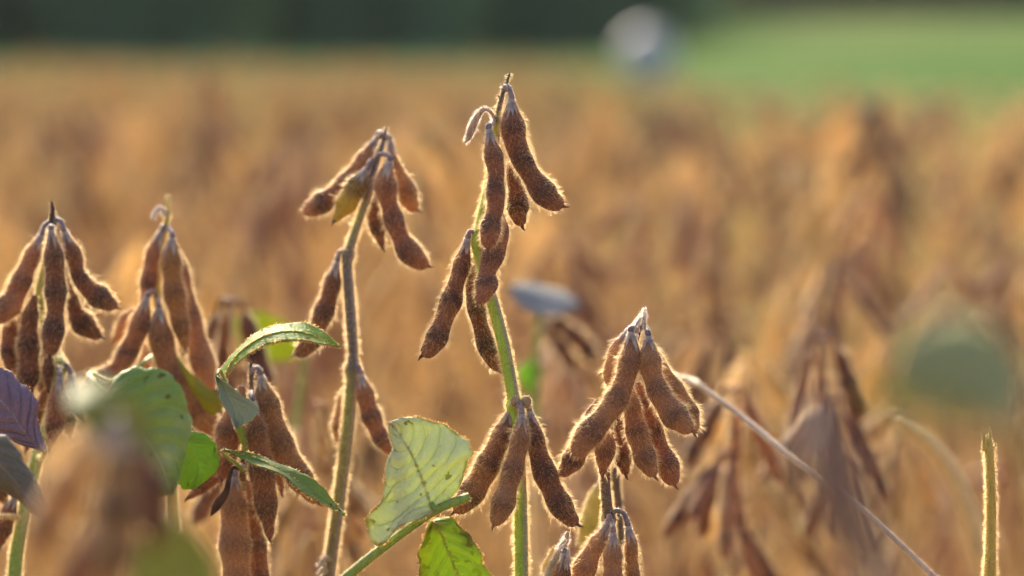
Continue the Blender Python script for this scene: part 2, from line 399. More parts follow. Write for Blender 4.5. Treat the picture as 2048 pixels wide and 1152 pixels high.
def leaf(root, mid, left, right, d, mat, nu=40, nvv=13, quilt=.0006, dmid=None, cup=0.0, hair=0, name='leaf', nvein=9, sk=.85, label=None, wav=.0012, dzf=None, hm=None, thick=.00035):
    """mid/left/right: px outlines from base to tip, each (x,y) or (x,y,dz)"""
    def s3(pl, n): return spline(np.array([P(p[0], p[1], d + (p[2] if len(p) > 2 else 0)) for p in pl]), n)
    Mi, L, Rr = s3(mid, nu), s3(left, nu), s3(right, nu)
    ja = np.linspace(0, 1, nu); env = np.sin(np.pi * ja) ** .5
    for E_ in (L, Rr):
        q_ = sum(np.sin(ja * f_ + rng.random() * 6) * k_ for f_, k_ in ((17, .0006), (41, .0004), (77, .0003), (120, .0002))) * env * np.clip(np.linalg.norm(E_ - Mi, axis=1) / .010, 0, 1)
        E_ += unit(E_ - Mi + 1e-7) * q_[:, None]
    a = np.linspace(0, 1, nu)[:, None]; b = np.linspace(-1, 1, 2 * nvv - 1)[None]; ab = np.abs(b)
    G = np.where((b < 0)[..., None], Mi[:, None] * (1 - ab)[..., None] + L[:, None] * ab[..., None], Mi[:, None] * (1 - ab)[..., None] + Rr[:, None] * ab[..., None])
    ph = a * nvein - ab ** 1.25 * sk * nvein * .33
    q = -np.abs(np.cos(math.pi * ph)) * quilt * np.sin(math.pi * np.clip(ab, 0, 1)) ** .5
    q = q - .0006 * np.exp(-(ab / .05) ** 2) * np.sin(math.pi * np.clip(a, .02, .98)) ** .3
    wv = wav * np.sin(a * 11 + 2 * b + rng.random() * 6) * ab ** 2
    cu = cup * ab ** 1.6
    G = G + FWD * (q + wv + cu)[..., None]
    n, m = G.shape[:2]; pc = np.zeros((n, m, 3)); pc[..., 0] = a; pc[..., 1] = b
    i = np.arange(n - 1)[:, None]; j = np.arange(m - 1)[None]; A = i * m + j
    f = np.stack([A, A + 1, A + m + 1, A + m], -1).reshape(-1, 4)
    mb = MB(); mb.add(G, pc, f)
    # midrib as a low tube, hairs along the rim
    rr = np.linspace(.00028, .0001, nu); g_, p_, t_ = tube(MB(), G[:, nvv - 1] - FWD * .0002, FWD, rr, rr, 6, None, 0)
    if hair:
        for E in (G[:, 0], G[:, -1]):
            t2 = MB(); gg, pp, tt = tube(t2, E, FWD, np.full(nu, .0001), np.full(nu, .0001), 4)
            hairs(mb, gg, pp, tt, hair, .0011, .00008, lean=.3)
        hairs(mb, g_, p_, t_, hair, .0008, .00007)
    o = part(name, mb, [mat, hm or HAIR], root, G[0, nvv - 1], label)
    md = o.modifiers.new('thickness', 'SOLIDIFY'); md.thickness = thick; md.offset = 1
    return o
def petiole(root, pts, d, mat, n=30, hair=HAIR, name='petiole', dens=1.0, label=None, hl=.0011):
    q = np.array([(*P(p[0], p[1], d + (p[3] if len(p) > 3 else 0)), M(p[2], d)) for p in pts])
    A = spline(q, n); mb = MB()
    G, pc, T = tube(mb, A[:, :3], FWD, A[:, 3] * .5, A[:, 3] * .48, 10, np.linspace(0, 1, n))
    ar = np.linalg.norm(np.diff(A[:, :3], axis=0), axis=1).sum() * 1e3 * math.pi * A[:, 3].mean() * 1e3
    hairs(mb, G, pc, T, int(ar * 2.6 * dens), hl, .00008, lean=.2)
    return part(name, mb, [mat, hair], root, A[0, :3], label)
def ground_at(px, d): p = P(px, 1152, d); return (p[0], p[1] + .01, 0)

SOY = 'soybean plants standing in the nearest row'
# ============================================================ THE SETTING
def sst(x, a, b): t = np.clip((x - a) / (b - a), 0, 1); return t * t * (3 - 2 * t)
def hgt(x, y): return 1.35 * sst(x, 2.0, 9.0) * sst(y, 28, 120) + 5.0 * sst(y, 125, 420)
def sheet(name, xs, ys, mat, dz=0.0, mask=None):
    X, Y = np.meshgrid(xs, ys); Z = hgt(X, Y) + dz
    n, m = X.shape; i = np.arange(n - 1)[:, None]; j = np.arange(m - 1)[None]; A = i * m + j
    f = np.stack([A, A + 1, A + m + 1, A + m], -1).reshape(-1, 4)
    if mask is not None:
        cx = (X[:-1, :-1] + X[1:, 1:]) / 2; cy = (Y[:-1, :-1] + Y[1:, 1:]) / 2; f = f[mask(cx, cy).ravel()]
    mb = MB(); mb.add(np.stack([X, Y, Z], -1), np.zeros((n, m, 3)), f)
    o = bpy.data.objects.new(name, mb.mesh(name, [mat])); sc.collection.objects.link(o); o['kind'] = 'structure'
    return o
def far_edge(x):      # where the crop ends, farther away on the left than on the right
    return 8.0 + 6.5 * (1 - sst(x, 0.0, 0.8)) + 0.25 * np.sin(x * 2.1)
gm, t = newmat('meadow_grass'); g = NG(t); tc = g.n('ShaderNodeTexCoord').outputs['Object']
mp = g.n('ShaderNodeMapping'); mp.inputs['Scale'].default_value = (1, .25, 1); g.l(tc, mp.inputs[0])
a1 = g.noise(mp.outputs[0], .12, 3); a2 = g.noise(tc, 3, 4, .7)
col = g.mix(g.ramp(a1, .4, .62), (.062, .118, .040), (.112, .145, .060)); col = g.mix(g.math('MULTIPLY', g.ramp(a2, .4, .7), .4), col, (.16, .20, .08))
g.finish(col, .9, 0, spec=0)
sm, t = newmat('field_soil'); g = NG(t); tc = g.n('ShaderNodeTexCoord').outputs['Object']
a1 = g.noise(tc, 9, 5, .7); a2 = g.noise(tc, 60, 4, .7)
col = g.mix(g.ramp(a1, .35, .65), (.13, .07, .03), (.26, .15, .06)); col = g.mix(g.ramp(a2, .5, .7), col, (.42, .27, .12))
g.finish(col, .9, 0, bump=a2, bstr=.8, bdist=.02, spec=0)
sheet('ground', np.concatenate([np.linspace(-400, -30, 12)[:-1], np.linspace(-30, 60, 61), np.linspace(60, 500, 12)[1:]]),
      np.concatenate([np.linspace(-30, 150, 73), np.linspace(150, 900, 20)[1:]]), gm, -.006)
sheet('field_soil', np.linspace(-12, 12, 97), np.linspace(-4, 16, 81), sm, 0.0, lambda x, y: y < far_edge(x))

# far woods: masses of leaves and limbs
def leafmass(name, label, x0, x1, yf, depth, h, n, size, mats, nt_):
    mb = MB()
    nx = int((x1 - x0) / 2.6)
    cx = np.linspace(x0, x1, nx) + rng.normal(0, .7, nx); cy = yf(cx) + rng.uniform(1.5, depth, nx); ch = h * rng.uniform(.65, 1.15, nx); cr = rng.uniform(1.8, 3.6, nx)
    for k in range(nx):                                # trunks with a few limbs
        zb = hgt(cx[k], cy[k])
        p = np.array([[cx[k], cy[k], zb - .2], [cx[k] + rng.normal(0, .2), cy[k], zb + ch[k]*.4], [cx[k] + rng.normal(0, .5), cy[k], zb + ch[k]*.9]])
        tube(mb, spline(p, 8), (0, 1, 0), np.linspace(.26, .05, 8), np.linspace(.26, .05, 8), 7, mi=1)
        for q in range(4):
            z0 = ch[k] * rng.uniform(.25, .7); an = rng.uniform(0, 6.28); l = cr[k] * .8
            s_ = p[1] + (p[2] - p[1]) * 0 + np.array([0, 0, z0 - ch[k]*.4])
            e = s_ + np.array([math.cos(an) * l, math.sin(an) * l, l * .6])
            tube(mb, spline(np.array([s_, (s_ + e) / 2 + [0, 0, -.1], e]), 5), (0, 1, 0.1), np.linspace(.09, .02, 5), np.linspace(.09, .02, 5), 5, mi=1)
    k = rng.integers(0, nx, n)
    # clumped leaves
    cl = rng.normal(0, 1, (nx * 60, 3)); cl /= np.maximum(.6, np.linalg.norm(cl, axis=1, keepdims=True)); ci = k * 60 + rng.integers(0, 60, n)
    o = cl[ci] * rng.uniform(.75, 1, (n, 1)) + rng.normal(0, .14, (n, 3))
    low = rng.random(n) < .38
    z = np.where(low, rng.uniform(0, 3.2, n), ch[k] * .58 + o[:, 2] * ch[k] * .45)
    c = np.stack([cx[k] + o[:, 0] * cr[k], cy[k] + o[:, 1] * cr[k] * .8 - low * 1.5, z + hgt(cx[k], cy[k])], 1)
    u_ = unit(rng.normal(0, 1, (n, 3))); v_ = unit(np.cross(u_, rng.normal(0, 1, (n, 3))))
    s_ = size * rng.uniform(.5, 1.3, (n, 1))
    V = np.stack([c - u_ * s_, c + v_ * s_ * .5, c + u_ * s_, c - v_ * s_ * .5], 1).reshape(-1, 3)
    mb.add(V, np.repeat(np.stack([rng.random(n)] * 3, 1), 4, 0), np.arange(4 * n).reshape(-1, 4), 0)
    ob = bpy.data.objects.new(name, mb.mesh(name, mats, smooth=False)); sc.collection.objects.link(ob)
    ob['kind'] = 'stuff'; ob['label'] = label; ob['category'] = 'wood'
def folmat(name, c1, c2):
    m, t = newmat(name); g = NG(t); v, a, b, z = g.pc(); g.finish(g.mix(a, c1, c2), .7, .3, spec=.1); return m
bark = plain_mat('bark', (.10, .075, .05), (.05, .04, .03), 8, .9)
leafmass('wood', 'dark green wood behind the field on the left', -54, 5.0, lambda x: 92 + 0 * x, 16, 13, 60000, .42, [folmat('wood_leaves', (.12, .24, .13), (.20, .31, .17)), bark], 0)
leafmass('wood', 'grey green wood above the green meadow on the right', 8, 75, lambda x: 152 + 0 * x, 14, 13, 42000, .5, [folmat('wood_leaves_grey', (.10, .14, .08), (.17, .20, .12)), bark], 0)

# the white wrapped bale at the near side of the meadow
bl = thing('hay_bale', 'white wrapped round bale standing where the green meadow meets the dark wood', 'hay bale', (2.28, 48, float(hgt(2.28, 48))))
mbw = MB(); tt = np.linspace(-1, 1, 25); rr = .47 * np.clip(1 - np.abs(tt) ** 14, .02, 1) ** .5
C = np.stack([2.28 + 0 * tt, 48 + .55 * tt, .48 + hgt(2.28, 48) + 0 * tt], 1)
C[:, 0] += np.sin(tt * 9) * .004
tube(mbw, C, (0, 0, 1), rr, rr, 40)
wr = plain_mat('white_wrap', (.56, .54, .54), (.50, .48, .49), 3, .35)
part('wrap', mbw, [wr], bl)

# thin warm air over the whole field
hz, t = newmat('haze_air'); vo_ = t.nodes.new('ShaderNodeVolumePrincipled'); ou = t.nodes.new('ShaderNodeOutputMaterial'); t.links.new(vo_.outputs[0], ou.inputs['Volume'])
vo_.inputs['Color'].default_value = (.92, .93, .92, 1); vo_.inputs['Density'].default_value = .0001; vo_.inputs['Anisotropy'].default_value = .3
hb = MB(); hx, hy0, hy1, hz0, hz1 = 120, -20, 260, -2, 24
hv = [(x, y, z) for z in (hz0, hz1) for x, y in ((-hx, hy0), (hx, hy0), (hx, hy1), (-hx, hy1))]
hb.add(hv, np.zeros((8, 3)), np.array([[0, 3, 2, 1], [4, 5, 6, 7], [0, 1, 5, 4], [1, 2, 6, 5], [2, 3, 7, 6], [3, 0, 4, 7]]))
ho = bpy.data.objects.new('haze', hb.mesh('haze', [hz], smooth=False)); sc.collection.objects.link(ho); ho['kind'] = 'stuff'; ho['label'] = 'thin pale haze hanging over the field and the wood'; ho['category'] = 'haze'
sc.cycles.volume_bounces = 0
# ============================================================ THE NEAREST PLANTS
# --- the tall plant in the middle
d = 1.05
A = thing('soybean_plant', 'tallest sharp soybean plant in the middle with bright green stem', 'soybean plant', ground_at(1042, d), SOY)
stem(A, [(1019, 146, 4), (1015, 160, 6), (1008, 180, 8), (1002, 200, 10), (997, 222, 12), (993, 255, 17), (988, 300, 18), (976, 380, 19), (960, 450, 20), (955, 490, 22), (966, 545, 23), (984, 600, 24), (1007, 690, 25), (1024, 780, 25), (1033, 850, 25), (1039, 950, 26), (1042, 1060, 27), (1043, 1170, 28)], d, STEM_A, nodes=(480, 812), n=150, dens=1.5, hair=HAIR, hl=.0021)
k = MB()
for (x, y, x2, y2, w_) in ((1010, 178, 1003, 166, 6), (1002, 196, 994, 190, 6), (1016, 160, 1020, 149, 4), (1017, 152, 1011, 150, 3), (999, 215, 993, 210, 5)):
    c = spline(np.array([P(x, y, d), P((x + x2) / 2, (y + y2) / 2, d - .0005), P(x2, y2, d)]), 6)
    tube(k, c, FWD, np.linspace(M(w_, d) / 2, .0002, 6), np.linspace(M(w_, d) / 2, .0002, 6), 7)
part('stem_scar', k, [PED], A)
pod(A, [(1023, 208, 24), (1024, 235, 42), (1027, 262, 50), (1031, 285, 51), (1040, 310, 43), (1051, 332, 41), (1064, 354, 45), (1082, 378, 50), (1099, 397, 48), (1113, 406, 34), (1128, 412, 7)], d, node=(1008, 182), dz=-.004, dz2=-.006, archup=16)
pod(A, [(979, 268, 14), (982, 290, 30), (988, 318, 38), (992, 345, 38), (991, 365, 34), (991, 388, 38), (991, 412, 40), (986, 434, 34), (981, 455, 40), (978, 477, 38), (976, 498, 8)], d, node=(990, 240), dz=-.012, dz2=-.016, archup=2)
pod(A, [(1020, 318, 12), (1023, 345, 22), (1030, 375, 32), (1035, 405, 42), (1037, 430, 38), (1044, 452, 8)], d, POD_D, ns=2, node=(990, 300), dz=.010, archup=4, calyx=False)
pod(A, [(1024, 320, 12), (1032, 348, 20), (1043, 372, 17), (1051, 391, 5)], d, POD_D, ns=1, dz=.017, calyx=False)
pod(A, [(1000, 425, 16), (1001, 455, 32), (995, 488, 44), (984, 518, 42), (975, 545, 40), (973, 568, 45), (966, 590, 32), (956, 607, 6)], d, node=(966, 440), dz=-.002, dz2=-.010, archup=4, calyx=False)
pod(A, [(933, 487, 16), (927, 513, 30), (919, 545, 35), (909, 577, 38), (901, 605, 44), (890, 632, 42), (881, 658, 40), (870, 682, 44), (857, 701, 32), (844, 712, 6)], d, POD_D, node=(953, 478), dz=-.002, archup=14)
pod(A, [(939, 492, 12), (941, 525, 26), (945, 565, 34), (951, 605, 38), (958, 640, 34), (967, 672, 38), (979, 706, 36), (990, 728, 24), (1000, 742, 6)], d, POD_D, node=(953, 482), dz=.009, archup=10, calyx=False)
# the withered little pod at the upper left
mb = MB()
c = spline(np.array([P(990, 240, d), P(980, 222, d - .002), P(967, 219, d - .003), P(954, 234, d - .003), P(944, 256, d - .003), P(937, 274, d - .003), P(930, 286, d - .003)]), 26)
ww = M(1, d) * np.interp(np.linspace(0, 1, 26), [0, .25, .45, .7, .9, 1], [3.5, 3.5, 6, 8, 6, 1.5])
G_, p_, t_ = tube(mb, c, FWD, ww, ww * .5, 10); hairs(mb, G_, p_, t_, 900, .0019, .00009, lean=.8)
part('withered_pod', mb, [WOOLLY, HAIRW], A, c[0], 'shrivelled pale pod curling from the stem top')
# second node
pod(A, [(1018, 828, 24), (1009, 858, 38), (994, 892, 46), (979, 924, 50), (961, 957, 54), (944, 984, 52), (926, 1007, 42), (908, 1024, 8)], d, POD, node=(1027, 806), dz=0, dz2=-.004, archup=10, dens=1.1)
pod(A, [(1043, 838, 24), (1042, 866, 34), (1036, 900, 40), (1027, 935, 42), (1018, 966, 42), (1009, 998, 47), (999, 1027, 40), (987, 1051, 8)], d, POD2, node=(1036, 806, -.004), dz=-.009, dz2=-.012, archup=8, dens=1.2)
pod(A, [(1061, 832, 22), (1067, 864, 34), (1076, 904, 43), (1089, 944, 47), (1104, 979, 49), (1121, 1010, 48), (1139, 1035, 36), (1156, 1049, 8)], d, POD, node=(1046, 806), dz=-.002, dz2=-.006, archup=12, dens=1.1)
nb = MB()
for (x, y, r_) in ((1031, 803, 13), (1052, 803, 14), (1040, 812, 12)):
    cc = np.stack([P(x, y - r_ * .8, d - .004), P(x, y, d - .005), P(x, y + r_ * .9, d - .004)]); cc = spline(cc, 9); rr = M(r_, d) * np.sqrt(np.clip(1 - np.linspace(-1, 1, 9) ** 2, .02, 1)) * .8
    G_, p_, t_ = tube(nb, cc, FWD, rr, rr * .8, 12); hairs(nb, G_, p_, t_, 320, .0012, .00008)
part('node_bud', nb, [NODE_B, HAIR], A)

# --- the leaf stalk with two leaves in front of it
d = 1.03
L = thing('soybean_plant', 'low plant holding one pale spotted leaf and one yellowing leaf on a slanting stalk', 'soybean plant', ground_at(600, d), SOY)
petiole(L, [(560, 1290, 26), (640, 1205, 22), (698, 1150, 20), (775, 1088, 19), (850, 1034, 18), (888, 1012, 17), (925, 998, 18), (939, 992, 14)], d, STEM_G, n=70, name='leaf_stalk', dens=1.5)
stem(L, [(560, 1285, 28), (565, 1400, 30)], d, STEM_G, n=8, dens=.3)
LM1 = leaf_mat('leaf_pale_green', (.84, .83, .50), (.58, .66, .34), (.88, .83, .50), spot=(.10, .05, .05), spots=.635, transl=.3, tcol=(.62, .75, .18), nv=8, blotch=(.62, .58, .30), spotscale=210, edge=(.45, .33, .12))
leaf(L, [(868, 1022), (860, 1008), (852, 985), (845, 960), (828, 918), (806, 880), (790, 858), (780, 846)],
     [(868, 1022), (835, 1040, -.004), (800, 1052, -.006), (789, 1064, -.006), (768, 1087, -.004), (748, 1082, 0), (734, 1055, .002), (731, 1038, .002), (748, 1018, 0), (762, 1008, 0), (770, 970, -.002), (775, 922, -.002), (786, 900, 0), (779, 870, .002), (780, 846)],
     [(868, 1022), (890, 1006, .004), (912, 980, .006), (931, 948, .006), (935, 918, .005), (946, 908, .003), (935, 890, .004), (921, 873, .006), (894, 850, .008), (852, 838, .006), (802, 836, .002), (780, 846)],
     d, LM1, nvein=8, quilt=.0021, cup=-.002, hair=260, wav=.0015, label='pale green underside with brown spots')
petiole(L, [(872, 1021, 13), (866, 1014, 12), (862, 1004, 9)], d - .002, STEM_G, n=8, name='leaf_joint')
LM2 = leaf_mat('leaf_yellow_green', (.30, .42, .05), (.20, .30, .05), (.50, .46, .06), spot=(.16, .06, .02), spots=.63, transl=.45, tcol=(.42, .58, .04), nv=8, blotch=(.58, .46, .04), spotscale=240, edge=(.30, .15, .06))
leaf(L, [(862, 1042), (880, 1062), (896, 1100), (912, 1140), (930, 1190), (945, 1250)],
     [(862, 1042), (854, 1052), (847, 1082), (838, 1106), (836, 1150), (850, 1200), (945, 1250)],
     [(862, 1042), (880, 1037), (902, 1036), (924, 1056), (946, 1086), (967, 1122), (984, 1165), (945, 1250)],
     d, LM2, nvein=8, quilt=.001, cup=.004, hair=220, label='yellow green with brown rim')

# --- the plant to its left, a little farther away
d = 1.115
B = thing('soybean_plant', 'slim soybean plant second tallest just left of the middle with curved greyish stem', 'soybean plant', ground_at(655, d), SOY)
stem(B, [(773, 252, 4), (768, 280, 9), (758, 308, 12), (746, 345, 16), (737, 383, 18), (725, 419, 17), (709, 466, 17), (699, 498, 18), (694, 525, 20), (697, 575, 21), (702, 640, 22), (706, 700, 21), (705, 745, 24), (700, 810, 25), (692, 890, 25), (680, 985, 25), (667, 1080, 25), (656, 1155, 26)], d, STEM_B, nodes=(508, 738), n=150, dens=1.5, hair=HAIR, hl=.0022)
pod(B, [(749, 285, 14), (733, 310, 28), (712, 340, 34), (690, 364, 34), (668, 386, 36), (645, 404, 44), (625, 416, 38), (606, 425, 12)], d, node=(764, 272), dz=.006, archup=10, dens=.8)
pod(B, [(729, 346, 20), (719, 362, 36), (705, 385, 46), (692, 408, 44), (679, 428, 24), (668, 443, 6)], d, POD_YT, ns=2, node=(748, 322), dz=-.003, dens=.8, archup=6)
pod(B, [(777, 331, 24), (771, 355, 40), (773, 385, 45), (780, 413, 38), (788, 442, 40), (800, 473, 39), (814, 498, 46), (832, 517, 45), (846, 527, 30), (857, 532, 8)], d, node=(752, 318), dz=-.008, dens=.8, archup=12)
pod(B, [(781, 289, 12), (787, 320, 18), (796, 345, 28), (808, 370, 38), (818, 398, 40), (827, 413, 28), (834, 420, 8)], d, POD_O, ns=2, node=(769, 278), dz=.006, dens=.8, archup=8)
pod(B, [(744, 378, 12), (743, 405, 26), (748, 432, 34), (756, 460, 30), (761, 480, 18), (765, 494, 5)], d, POD_D, ns=2, node=(737, 370), dz=.008, dens=.8, calyx=False)
pod(B, [(672, 532, 16), (667, 555, 32), (659, 590, 38), (649, 620, 41), (636, 652, 38), (620, 682, 43), (605, 701, 30), (590, 709, 8)], d, POD_D, node=(692, 512), dz=0, dens=.8, archup=16)
pod(B, [(723, 757, 20), (728, 780, 34), (737, 815, 39), (750, 850, 38), (763, 878, 34), (775, 896, 20), (785, 908, 5)], d, node=(708, 742), dz=-.004, dens=.8, archup=12)
pod(B, [(700, 765, 14), (691, 800, 32), (687, 838, 44), (683, 868, 36), (677, 893, 10)], d, POD_O, ns=2, dz=.012, dens=.8, calyx=False)
mb = MB()
for (x, y) in ((640, 1130), (648, 1118), (643, 1143)):
    c = spline(np.array([P(x + 14, y + 6, d), P(x + 4, y - 4, d - .003), P(x - 6, y + 6, d - .003)]), 8); r_ = np.linspace(.0014, .0007, 8)
    G_, p_, t_ = tube(mb, c, FWD, r_, r_, 8); hairs(mb, G_, p_, t_, 120, .0012, .00009)
part('withered_stub', mb, [CAL, HAIRW], B)

# --- the clustered plant right of the middle
d = 1.055
Cc = thing('soybean_plant', 'low plant right of the middle with dense light brown pod cluster at its tip', 'soybean plant', ground_at(1224, d), SOY)
stem(Cc, [(1290, 620, 4), (1284, 632, 12), (1276, 655, 16), (1266, 690, 18), (1250, 760, 18, .006), (1228, 850, 18, .010), (1212, 920, 19, .008), (1210, 951, 20, .003), (1213, 1000, 21), (1217, 1040, 22), (1220, 1100, 22), (1223, 1160, 24)], d, STEM_C, nodes=(1038,), n=140, dens=1.5, hair=HAIR)
pod(Cc, [(1262, 674, 24), (1262, 700, 38), (1256, 735, 44), (1244, 775, 46), (1227, 808, 48), (1204, 838, 50), (1181, 864, 52), (1163, 888, 50), (1154, 902, 40), (1147, 909, 20)], d, POD2, node=(1277, 646), dz=-.012, dz2=-.016, archup=5, dens=1.1)
pod(Cc, [(1196, 800, 10), (1188, 820, 24), (1178, 850, 38), (1163, 885, 46), (1147, 917, 46), (1133, 937, 32), (1118, 951, 8)], d, POD_D, node=(1214, 808), dz=-.004, dz2=-.008, archup=18, calyx=False)
pod(Cc, [(1250, 672, 14), (1236, 695, 28), (1226, 725, 34), (1222, 752, 30), (1225, 775, 20), (1228, 790, 8)], d, POD_O, ns=2, node=(1272, 655), dz=.002, archup=4)
pod(Cc, [(1297, 682, 26), (1298, 706, 40), (1301, 735, 48), (1309, 764, 42), (1322, 793, 46), (1340, 819, 55), (1358, 840, 50), (1374, 854, 30), (1386, 862, 8)], d, POD2, node=(1287, 655), dz=-.012, dz2=-.014, archup=5, dens=1.1)
pod(Cc, [(1305, 692, 16), (1320, 730, 28), (1340, 765, 36), (1362, 800, 42), (1377, 830, 44), (1385, 852, 30), (1389, 866, 8)], d, POD_O, node=(1290, 660), dz=.000, calyx=False)
pod(Cc, [(1262, 775, 14), (1262, 800, 30), (1266, 830, 40), (1273, 862, 44), (1283, 895, 46), (1294, 925, 42), (1303, 942, 26), (1310, 953, 8)], d, POD2, node=(1256, 755), dz=-.006, calyx=False)
pod(Cc, [(1275, 765, 14), (1288, 800, 36), (1298, 835, 40), (1310, 870, 38), (1322, 900, 40), (1334, 930, 48), (1342, 952, 42), (1350, 970, 12)], d, POD, node=(1262, 745), dz=.003, calyx=False)
pod(Cc, [(1211, 858, 20), (1212, 878, 36), (1210, 902, 40), (1207, 927, 30), (1205, 950, 6)], d, POD, ns=1, node=(1226, 850), dz=-.006, calyx=False)
pod(Cc, [(1241, 840, 12), (1238, 865, 26), (1240, 890, 34), (1246, 920, 36), (1250, 940, 18), (1252, 950, 5)], d, POD_D, ns=2, dz=.010, calyx=False, node=(1232, 835))
pod(Cc, [(1213, 1052, 20), (1205, 1072, 30), (1192, 1092, 38), (1178, 1116, 44), (1165, 1150, 48), (1158, 1190, 46), (1152, 1230, 10)], d, POD2, node=(1222, 1036), dz=-.004, archup=8, dens=1.1)
pod(Cc, [(1226, 1074, 18), (1226, 1096, 32), (1225, 1120, 38), (1226, 1160, 40), (1226, 1210, 10)], d, POD2, node=(1222, 1040), dz=-.010, archup=6, ns=2, dens=1.1)
pod(Cc, [(1258, 1062, 14), (1262, 1085, 24), (1262, 1110, 28), (1264, 1150, 32), (1266, 1200, 10)], d, POD_O, node=(1222, 1036), dz=-.002, archup=22, ns=2, dens=1.1)
mb = MB()      # woolly bracts at the tip
for (x, y, x2, y2, w_) in ((1283, 630, 1266, 660, 8), (1287, 632, 1290, 668, 7), (1280, 640, 1272, 672, 7), (1290, 625, 1284, 650, 8), (1287, 622, 1291, 617, 4)):
    c = spline(np.array([P(x, y, d - .005), P((x + x2) / 2 + 1, (y + y2) / 2, d - .010), P(x2, y2, d - .008)]), 10); r_ = M(w_, d) * np.linspace(.6, .2, 10)
    G_, p_, t_ = tube(mb, c, FWD, r_, r_ * .5, 8); hairs(mb, G_, p_, t_, 260, .0016, .00009, lean=.8)
part('woolly_bract', mb, [CAL, HAIRW], Cc)

# --- behind its foot: a thin plant with a yellow pod
d = 1.13
Dp = thing('soybean_plant', 'thin stalk with a yellow pod half hidden behind the low clustered plant', 'soybean plant', ground_at(1245, d), SOY)
stem(Dp, [(1226, 925, 10), (1230, 955, 16), (1237, 1010, 16), (1242, 1090, 17), (1246, 1160, 18)], d, STEM_C, n=40, dens=1.2, hair=HAIR, nodes=(950,))
pod(Dp, [(1206, 960, 14), (1196, 985, 26), (1186, 1015, 36), (1177, 1045, 36), (1168, 1070, 24), (1160, 1090, 5)], d, POD_Y, ns=2, node=(1229, 948), dz=0, dens=.8, label='yellow green unripe pod')

# --- little withered shoot
d = 1.05
E = thing('soybean_plant', 'small withered grey shoot poking up at the bottom edge between two plants', 'soybean plant', ground_at(1105, d), SOY)
stem(E, [(1136, 1063, 5), (1132, 1078, 12), (1122, 1100, 15), (1110, 1125, 17), (1096, 1160, 20), (1090, 1180, 20)], d, plain_mat('withered_stem', (.42, .34, .22), (.26, .2, .15), 300, .8), n=40, dens=2, hair=HAIRW, hl=.0018)
pod(E, [(1128, 1116, 14), (1126, 1135, 30), (1122, 1165, 34), (1118, 1200, 8)], d, POD_D, ns=1, node=(1122, 1098), dz=-.003, archup=2)
pod(E, [(1112, 1090, 8), (1102, 1112, 14), (1092, 1138, 16), (1084, 1170, 8)], d, POD_T, ns=1, node=(1126, 1088), dz=.002, archup=1, calyx=False)
mb = MB()
for (x, y, x2, y2) in ((1130, 1078, 1112, 1096), (1128, 1086, 1108, 1108), (1136, 1100, 1130, 1122), (1130, 1104, 1142, 1130), (1124, 1108, 1116, 1126), (1134, 1108, 1136, 1138)):
    c = spline(np.array([P(x, y, d - .003), P((x + x2) / 2 + 3, (y + y2) / 2, d - .006), P(x2, y2, d - .005)]), 8); r_ = M(7, d) * np.linspace(.6, .1, 8)
    G_, p_, t_ = tube(mb, c, FWD, r_, r_ * .3, 6); hairs(mb, G_, p_, t_, 70, .0014, .00008, lean=.8)
part('bract', mb, [CAL, HAIRW], E)

# --- far left plant
d = 1.115
F = thing('soybean_plant', 'soybean plant at the left edge with many dark pods and a short brown tip', 'soybean plant', ground_at(30, d), SOY)
stem(F, [(103, 405, 4), (105, 425, 9), (104, 445, 13), (100, 480, 15, .006), (88, 540, 17, .012), (79, 590, 18, .012), (90, 650, 20, .012), (112, 705, 22, .008), (118, 740, 24), (110, 800, 24, .004), (93, 860, 25), (78, 905, 26), (62, 965, 27), (45, 1040, 28), (34, 1100, 28), (28, 1160, 28)], d, STEM_G, nodes=(735,), n=140, dens=1.2, hair=HAIR)
tip = MB(); c = spline(np.array([P(103, 403, d), P(105, 420, d), P(104, 450, d)]), 8); r_ = np.linspace(.0004, .0014, 8)
tube(tip, c, FWD, r_ * 1.3, r_ * 1.3, 8); part('stem_tip', tip, [DRY], F)
pod(F, [(79, 478, 20), (68, 505, 34), (54, 535, 38), (42, 563, 42), (27, 595, 49), (10, 623, 44), (-6, 645, 10)], d, node=(101, 448), dz=-.002, dens=.9, archup=10)
pod(F, [(103, 470, 20), (106, 500, 36), (109, 530, 42), (111, 577, 44), (111, 622, 38), (107, 658, 44), (103, 690, 38), (100, 712, 8)], d, node=(103, 452), dz=-.016, dens=.9, archup=2)
pod(F, [(132, 472, 18), (140, 495, 32), (150, 520, 37), (155, 545, 30), (168, 567, 36), (190, 587, 47), (211, 602, 40), (225, 610, 22), (234, 615, 6)], d, node=(107, 446), dz=-.004, dens=.9, archup=14)
pod(F, [(135, 560, 14), (141, 590, 24), (148, 615, 32), (159, 638, 46), (177, 657, 43), (192, 668, 26), (202, 674, 6)], d, POD_D, ns=2, node=(85, 560), dz=.006, dens=.9, calyx=False)
pod(F, [(70, 590, 12), (62, 625, 30), (57, 665, 42), (57, 710, 46), (57, 750, 44), (55, 780, 26), (53, 803, 6)], d, POD_D, node=(79, 575), dz=-.004, dens=.9, calyx=False)
pod(F, [(25, 620, 14), (20, 650, 28), (16, 690, 32), (17, 720, 26), (18, 742, 6)], d, POD_D, ns=2, node=(76, 590), dz=.006, dens=.9, calyx=False)
pod(F, [(100, 700, 10), (97, 730, 22), (96, 760, 20), (97, 778, 5)], d, POD_D, ns=1, node=(108, 695), dz=-.006, dens=.9, calyx=False)
pod(F, [(119, 762, 16), (117, 790, 32), (113, 822, 43), (108, 855, 36), (103, 880, 20), (99, 897, 5)], d, POD, ns=2, node=(118, 736, -.006), dz=-.010, dens=.9, archup=3)
